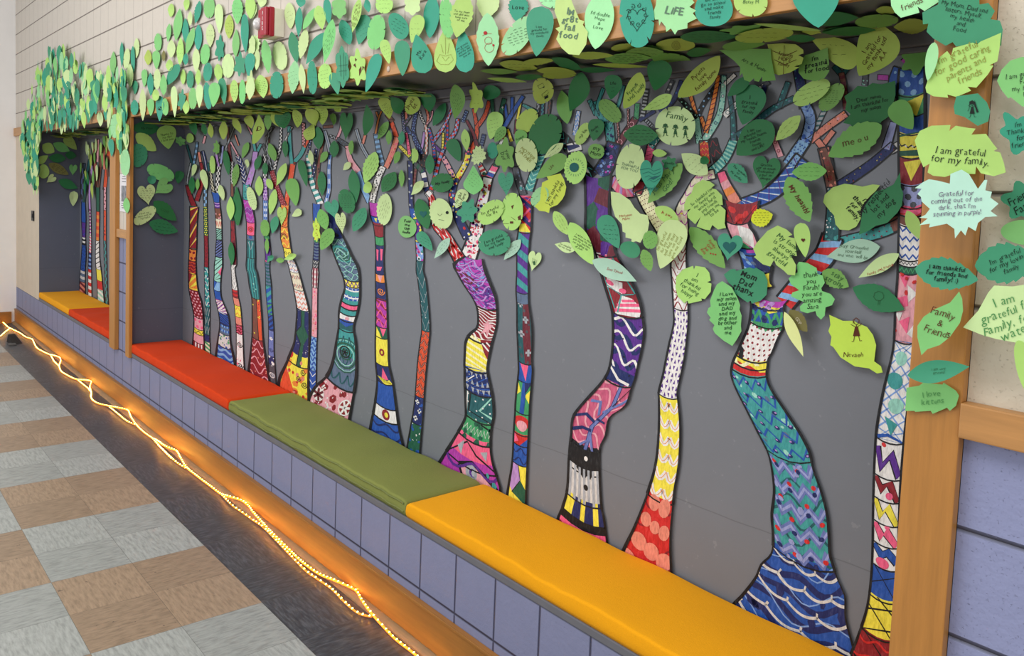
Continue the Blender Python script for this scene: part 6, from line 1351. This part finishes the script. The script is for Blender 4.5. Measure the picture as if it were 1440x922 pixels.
for key, ls in cnt.items():
    if key[0] == 'W': ls.sort(key=lambda l: abs(l.c[0] - ALX)); f = lambda l, i: '%s, %s, %s from fire alarm toward %s end' % (word(l), key[2], ONUM[i], key[1])
    elif key[0] == 'S': ls.sort(key=lambda l: -l.c[0]); f = lambda l, i: '%s flat under the soffit, %s from the near oak post' % (word(l), ONUM[i])
    else:
        ls.sort(key=lambda l: l.c[1]); lead = 'hanging from soffit' if key[2] == 'H' else 'on mural'
        f = lambda l, i: '%s %s, %s from top by %s' % (word(l), lead, ONUM[i], key[1]) if len(ls) > 1 else '%s %s by the %s' % (word(l), lead, key[1])
    for i, l in enumerate(ls):
        if not l.hint: l.label = f(l, i)
seen = {}
for l in LV:
    if id(l) in keep:
        o = make_leaf(l)
        lab = ' '.join(l.label.replace(' ,', ',').split()); ws = lab.split()
        if lab in seen: lab = lab + ' again' if len(ws) < 16 else lab
        seen[lab] = 1
        tag(o, lab, 'paper leaf', GRP[l.plane])
# the mass of far small leaves
MV = []; MF = []; MM = []; MC = list(LCOL)
def mass_leaf(center, along, across, nrm, col, shape, rnd):
    P = outline(shape, rnd, 20); b = len(MV); cu = rnd.uniform(.004, .014)
    MV.append(center)
    for s, t in P: MV.append(center + along * s + across * t + nrm * cu * (s * s + t * t) * .7)
    for i in range(len(P)): MF.append((b, b + 1 + i, b + 1 + (i + 1) % len(P))); MM.append(MC.index(col))
rnd = random.Random(5)
for l in LV:
    if id(l) in keep: continue
    ax, val, sg = l.pl; h = val + sg * l.h
    pb, pt = un(*l.b, ax, h), un(*l.t, ax, h); dx, dy = (l.t[0] - l.b[0]) / l.len, (l.t[1] - l.b[1]) / l.len
    pw = un(l.c[0] - dy * l.w / 2, l.c[1] + dx * l.w / 2, ax, h); cc = (pb + pt) / 2; nv = Vector((0, 0, 0)); nv[ax] = sg
    mass_leaf(cc, (pt - pb) / 2, pw - cc, nv, l.col, l.shape, rnd)
ca = lambda *q: [(20 + x / 5.7625, 60 + y / 5.7625) for x, y in q]
zones = [(ca((230,90),(300,20),(430,60),(560,200),(650,260),(760,320),(860,420),(850,520),(700,480),(560,640),(230,720),(60,720),(130,420)), 190), (ca((60,640),(240,640),(200,800),(190,920),(120,1060),(75,850)), 75), ([(30,196),(54,190),(54,264),(48,266),(40,245),(34,225)], 80), (ca((760,250),(920,200),(920,620),(850,800),(800,600)), 24), ([(166,165),(181,165),(181,235),(174,236),(166,215)], 15)]
cols = ['p', 'l', 'g2', 'e', 't', 'g2', 'M', 'p', 'l', 'e', 't', 'e']
for poly, n in zones:
    xs = [p[0] for p in poly]; ys = [p[1] for p in poly]; k = 0; tries = 0
    while k < n and tries < 4000:
        tries += 1; x, y = rnd.uniform(min(xs), max(xs)), rnd.uniform(min(ys), max(ys))
        if not inpoly(x, y, poly): continue
        p = un(x, y, 1, -rnd.uniform(.028, .06)); a = rnd.uniform(-.35, .35); ln = rnd.uniform(.055, .088); wd = ln * rnd.uniform(.45, .7)
        tw = rnd.uniform(-.15, .4)
        mass_leaf(p, Vector((math.sin(a), 0, -math.cos(a))) * ln, Vector((math.cos(a) * math.cos(tw), math.sin(tw), math.sin(a))) * wd, Vector((0, -1, 0)), rnd.choice(cols), rnd.choice(['oval', 'tear', 'oval', 'notch', 'heart', 'oak']), rnd); k += 1
sc_ = ['o', 'g', 'd', 'o', 'o', 'l', 'd']
for k in range(210):
    x = rnd.uniform(-5.38, -2.3) if k < 150 else rnd.uniform(-8.4, -5.85); y = rnd.uniform(.07, .25); a = rnd.uniform(0, 6.28); ln = rnd.uniform(.06, .095)
    if x > -3 and rnd.random() < .4: continue
    mass_leaf(Vector((x, y + .02, ZS - rnd.uniform(.004, .03))), Vector((math.cos(a), math.sin(a), 0)) * ln, Vector((-math.sin(a), math.cos(a), 0)) * ln * rnd.uniform(.5, .7), Vector((0, 0, -1)), rnd.choice(sc_), rnd.choice(['oval', 'tear', 'notch', 'oak']), rnd)
for k in range(46):   # leaves on the mural of the far niche
    x = rnd.uniform(-8.3, -5.9); z = 1.95 - abs(rnd.gauss(0, .22)); ln = rnd.uniform(.05, .08); a = rnd.uniform(-.5, .5)
    mass_leaf(Vector((x, D - rnd.uniform(.008, .03), z)), Vector((math.sin(a), 0, -math.cos(a))) * ln, Vector((math.cos(a), 0, math.sin(a))) * ln * .6, Vector((0, -1, 0)), rnd.choice(['o', 'g', 'd', 'l', 'p', 'd']), rnd.choice(['oval', 'tear', 'heart']), rnd)
o = mesh_obj('paper_leaves', MV, MF, [paper(k) for k in MC], MM)
tag(o, 'dense drift of small paper leaves over the far niche header and under the soffit', 'paper leaves', None, 'stuff')
# ================================================================ fire alarm, notice, rope light, small things
red = flat('red alarm plastic', '#a3142c', .3, .05, 20, .5); ivory = flat('ivory box', '#e2ddca', .5, .03, 20); chrome = flat('clear strobe lens', '#c9c9c6', .12, .3, 60, .9)
fa = empty('fire_alarm', (-3.19, -.001, 2.30))
bm = bmesh.new(); add_box(bm, (-3.262, -.048, 2.255), (-3.142, -.0005, 2.378), .003); adopt(fa, bm_obj('back_box', bm, ivory))
bm = bmesh.new(); add_box(bm, (-3.264, -.074, 2.252), (-3.140, -.0485, 2.381), .006); add_box(bm, (-3.205, -.090, 2.254), (-3.143, -.0745, 2.379), .007); adopt(fa, bm_obj('alarm_cover', bm, red))
bm = bmesh.new(); bmesh.ops.create_uvsphere(bm, u_segments=20, v_segments=12, radius=.027)
for v in bm.verts: v.co = Vector((v.co.x * .9 - 3.236, v.co.y * .95 - .082, v.co.z * 1.05 + 2.314))
adopt(fa, bm_obj('strobe_lens', bm, chrome, None, True))
mv, mf = [], []
for i, ch in enumerate('FIRE'):
    v, f = text_mesh(ch, 1, True); b = len(mv)
    mv += [(-3.174 + x * .022, -.0912, 2.345 - i * .022 + y * .022) for x, y in v]; mf += [tuple(q + b for q in g) for g in f]
adopt(fa, mesh_obj('lettering', mv, mf, [flat('white print', '#f2ecea', .5, .02, 10)]))
tag(fa, 'red fire alarm strobe on an ivory box among the leaves on the cream wall', 'fire alarm')
# notice between the posts
nt_ = empty('paper_notice', (-5.69, -.003, 1.36))
adopt(nt_, box('sheet', (-5.715, -.004, 1.37), (-5.52, -.001, 1.63), flat('white sheet', '#dcd9dc', .6, .03, 10)))
adopt(nt_, box('picture', (-5.675, -.0052, 1.44), (-5.56, -.0041, 1.55), flat('grey photo print', '#7d7f85', .5, .5, 30)))
bm = bmesh.new()
for z, w in ((1.61, .07), (1.595, .10), (1.575, .09), (1.425, .11), (1.41, .12), (1.395, .1)): add_box(bm, (-5.617 - w / 2, -.005, z), (-5.617 + w / 2, -.0041, z + .005))
adopt(nt_, bm_obj('lettering', bm, flat('grey print', '#6d6d72', .6, .05, 10)))
tag(nt_, 'white paper notice with a grey picture taped between the two oak posts', 'notice')
# little black plate on the far cream wall
pb = empty('wall_plate', (-8.735, 0, 1.20)); blk = flat('black plastic', '#17171a', .4, .05, 20)
bm = bmesh.new(); add_box(bm, (-8.785, -.012, 1.15), (-8.685, -.0005, 1.25), .003); adopt(pb, bm_obj('plate', bm, blk))
bm = bmesh.new(); add_box(bm, (-8.755, -.018, 1.18), (-8.715, -.0121, 1.22), .002); adopt(pb, bm_obj('push_button', bm, flat('dark grey plastic', '#2b2b30', .4, .05, 20)))
tag(pb, 'small black plate on the cream wall before the far niche', 'wall plate')
# bolt on the trim
bm = bmesh.new(); bmesh.ops.create_uvsphere(bm, u_segments=12, v_segments=6, radius=.011); q = un(546, 97, 1, -.024)
for v in bm.verts: v.co = Vector((v.co.x + q.x, v.co.y * .35 - .023, v.co.z + q.z))
tag(bm_obj('bolt_cover', bm, flat('pale plastic cap', '#c9b6a4', .4, .05, 30), None, True), 'pale round bolt cap in the bare stretch of header trim', 'bolt cap')
# door wedge near the far corner
dw = empty('door_wedge', (-8.42, -.2, 0)); 
bm = bmesh.new(); v = [bm.verts.new(p) for p in ((-8.53, -.20, .002), (-8.37, -.16, .002), (-8.36, -.245, .002), (-8.52, -.27, .002), (-8.53, -.20, .075), (-8.50, -.26, .075))]
for f in ((0, 3, 2, 1), (0, 1, 4), (3, 5, 2), (0, 4, 5, 3), (1, 2, 5, 4)): bm.faces.new([v[i] for i in f])
adopt(dw, bm_obj('wedge', bm, flat('dark rubber', '#2e2a28', .6, .08, 30)))
adopt(dw, box('floor_plate', (-8.40, -.285, .0005), (-8.30, -.22, .012), flat('grey rubber', '#5c5a58', .6, .05, 30), None, .002))
tag(dw, 'dark rubber door wedge lying on the grey floor strip by the far corner', 'door wedge')
# rope light
def emis(name, col, st):
    m, nt, b = newmat(name); b.inputs['Base Color'].default_value = lin(col); b.inputs['Emission Color'].default_value = lin(col); b.inputs['Emission Strength'].default_value = st; return m
MAIN = [('a0', (0,75),(40,110),(90,155),(150,185),(220,220),(280,262),(345,285),(370,330),(400,380),(440,405),(520,445),(600,465),(645,485),(655,520),(640,575),(660,630),(720,670),(800,710),(850,720),(950,730),(985,745),(970,800),(985,860)),
  ('a1', (740,0),(780,35),(850,55),(950,75),(1040,95),(1060,150),(1100,210),(1160,270),(1230,320),(1300,360)), ('a2', (80,265),(150,310),(220,340),(250,390),(290,450),(370,515),(450,575),(510,620),(560,635),(640,660),(700,695),(720,740),(770,795),(830,860)),
  ('a3', (60,270),(140,340),(230,400),(330,440),(430,485),(470,510),(500,570),(560,650),(640,740),(720,820),(830,905),(980,1040))]
SEC2 = [('a0', (545,455),(590,530),(640,575)), None, ('a0', (840,725),(900,775),(950,815),(985,860)), None, ('a1', (880,65),(960,130),(1030,185),(1100,215)), None, ('a1', (1230,320),(1330,430),(1383,480)), ('a2', (100,300),(160,360),(230,420),(290,455)), None, ('a2', (510,620),(580,690),(650,740),(720,790),(800,850)), ('a3', (110,350),(200,420),(300,490),(400,590),(480,650),(560,670)), None, ('a0', (0,255),(70,195),(110,165))]
RO = dict(a0=(0,440,7.683), a1=(0,560,5.7625), a2=(200,560,4.61), a3=(400,720,4.5625))
def ropepts(spec):
    out = []
    for s in spec:
        o = RO[s[0]]
        for x, y in s[1:]:
            z = .010
            p = un(o[0] + x / o[2], o[1] + y / o[2], 2, z)
            if p.y > -.052: z = .028; p = un(o[0] + x / o[2], o[1] + y / o[2], 2, z)
            if p.y > -.027: p.y = -.027
            out.append(p)
    return out
def smooth(pts, step=.012):
    # catmull-rom resampled
    P = [pts[0]] + pts + [pts[-1]]; d = []
    for i in range(1, len(P) - 2):
        n = max(2, int((P[i + 1] - P[i]).length / step))
        for k in range(n):
            t = k / n; a, b, c, e = P[i - 1], P[i], P[i + 1], P[i + 2]
            d.append(.5 * ((2 * b) + (c - a) * t + (2 * a - 5 * b + 4 * c - e) * t * t + (3 * b - a - 3 * c + e) * t ** 3))
    d.append(pts[-1]); return d
def tube(name, pts, r, mat, n=6):
    bm = bmesh.new(); prev = None
    for i, p in enumerate(pts):
        d = (pts[min(i + 1, len(pts) - 1)] - pts[max(i - 1, 0)]).normalized(); u = d.cross(Vector((0, 0, 1))).normalized(); w = u.cross(d)
        ring = [bm.verts.new(p + u * r * math.cos(k * 6.2832 / n) + w * r * math.sin(k * 6.2832 / n)) for k in range(n)]
        if prev:
            for k in range(n): bm.faces.new((prev[k], prev[(k + 1) % n], ring[(k + 1) % n], ring[k]))
        else: bm.faces.new(ring[::-1])
        prev = ring
    bm.faces.new(prev); return bm_obj(name, bm, mat, None, True)
glow = emis('warm rope tube', '#ff8a1c', ROPE_T); led = emis('warm led', '#ffb347', ROPE_L)
rope = empty('rope_light', (-5, -.05, 0)); BV = []
def bulbs(pts, bm, gap):
    acc = 0
    for a, b in zip(pts, pts[1:]):
        acc += (b - a).length
        if acc > gap:
            acc = 0; r = .0040; c = b + Vector((0, 0, .003)); q = [bm.verts.new(c + Vector(d) * r) for d in ((1, 0, 0), (0, 1, 0), (-1, 0, 0), (0, -1, 0), (0, 0, 1), (0, 0, -1))]
            for f in ((0, 1, 4), (1, 2, 4), (2, 3, 4), (3, 0, 4), (1, 0, 5), (2, 1, 5), (3, 2, 5), (0, 3, 5)): bm.faces.new([q[i] for i in f])
bb = bmesh.new(); main = smooth(ropepts(MAIN)); adopt(rope, tube('light_tube', main, .0045, glow)); bulbs(main, bb, .017)
run = []
for s in SEC2 + [None]:
    if s is None:
        if run: p = smooth(ropepts(run)); adopt(rope, tube('light_tube', p, .0038, emis('dim rope tube', '#ff9a2e', ROPE_T * .35) if 'dim' not in MATS else 0)); bulbs(p, bb, .026)
        run = []
    else: run.append(s)
ob = bm_obj('bulb', bb, led); ob['kind'] = 'stuff'; adopt(rope, ob)
tag(rope, 'glowing warm amber rope light trailing along the foot of the bench', 'rope light')
# ================================================================ light
w = bpy.data.worlds.new('world'); bpy.context.scene.world = w; w.use_nodes = True
bgn = w.node_tree.nodes['Background']; bgn.inputs[0].default_value = (.93, .96, 1, 1); bgn.inputs[1].default_value = WORLD
def area(name, loc, rot, sx, sy, power, col=(1, 1, 1)):
    l = bpy.data.lights.new(name, 'AREA'); l.shape = 'RECTANGLE'; l.size = sx; l.size_y = sy; l.energy = power; l.color = col
    o = bpy.data.objects.new(name, l); C.objects.link(o); o.location = loc; o.rotation_euler = rot; return o
for nm, loc, rot, sx, sy, p, c in LIGHTS: area(nm, loc, rot, sx, sy, p, c)
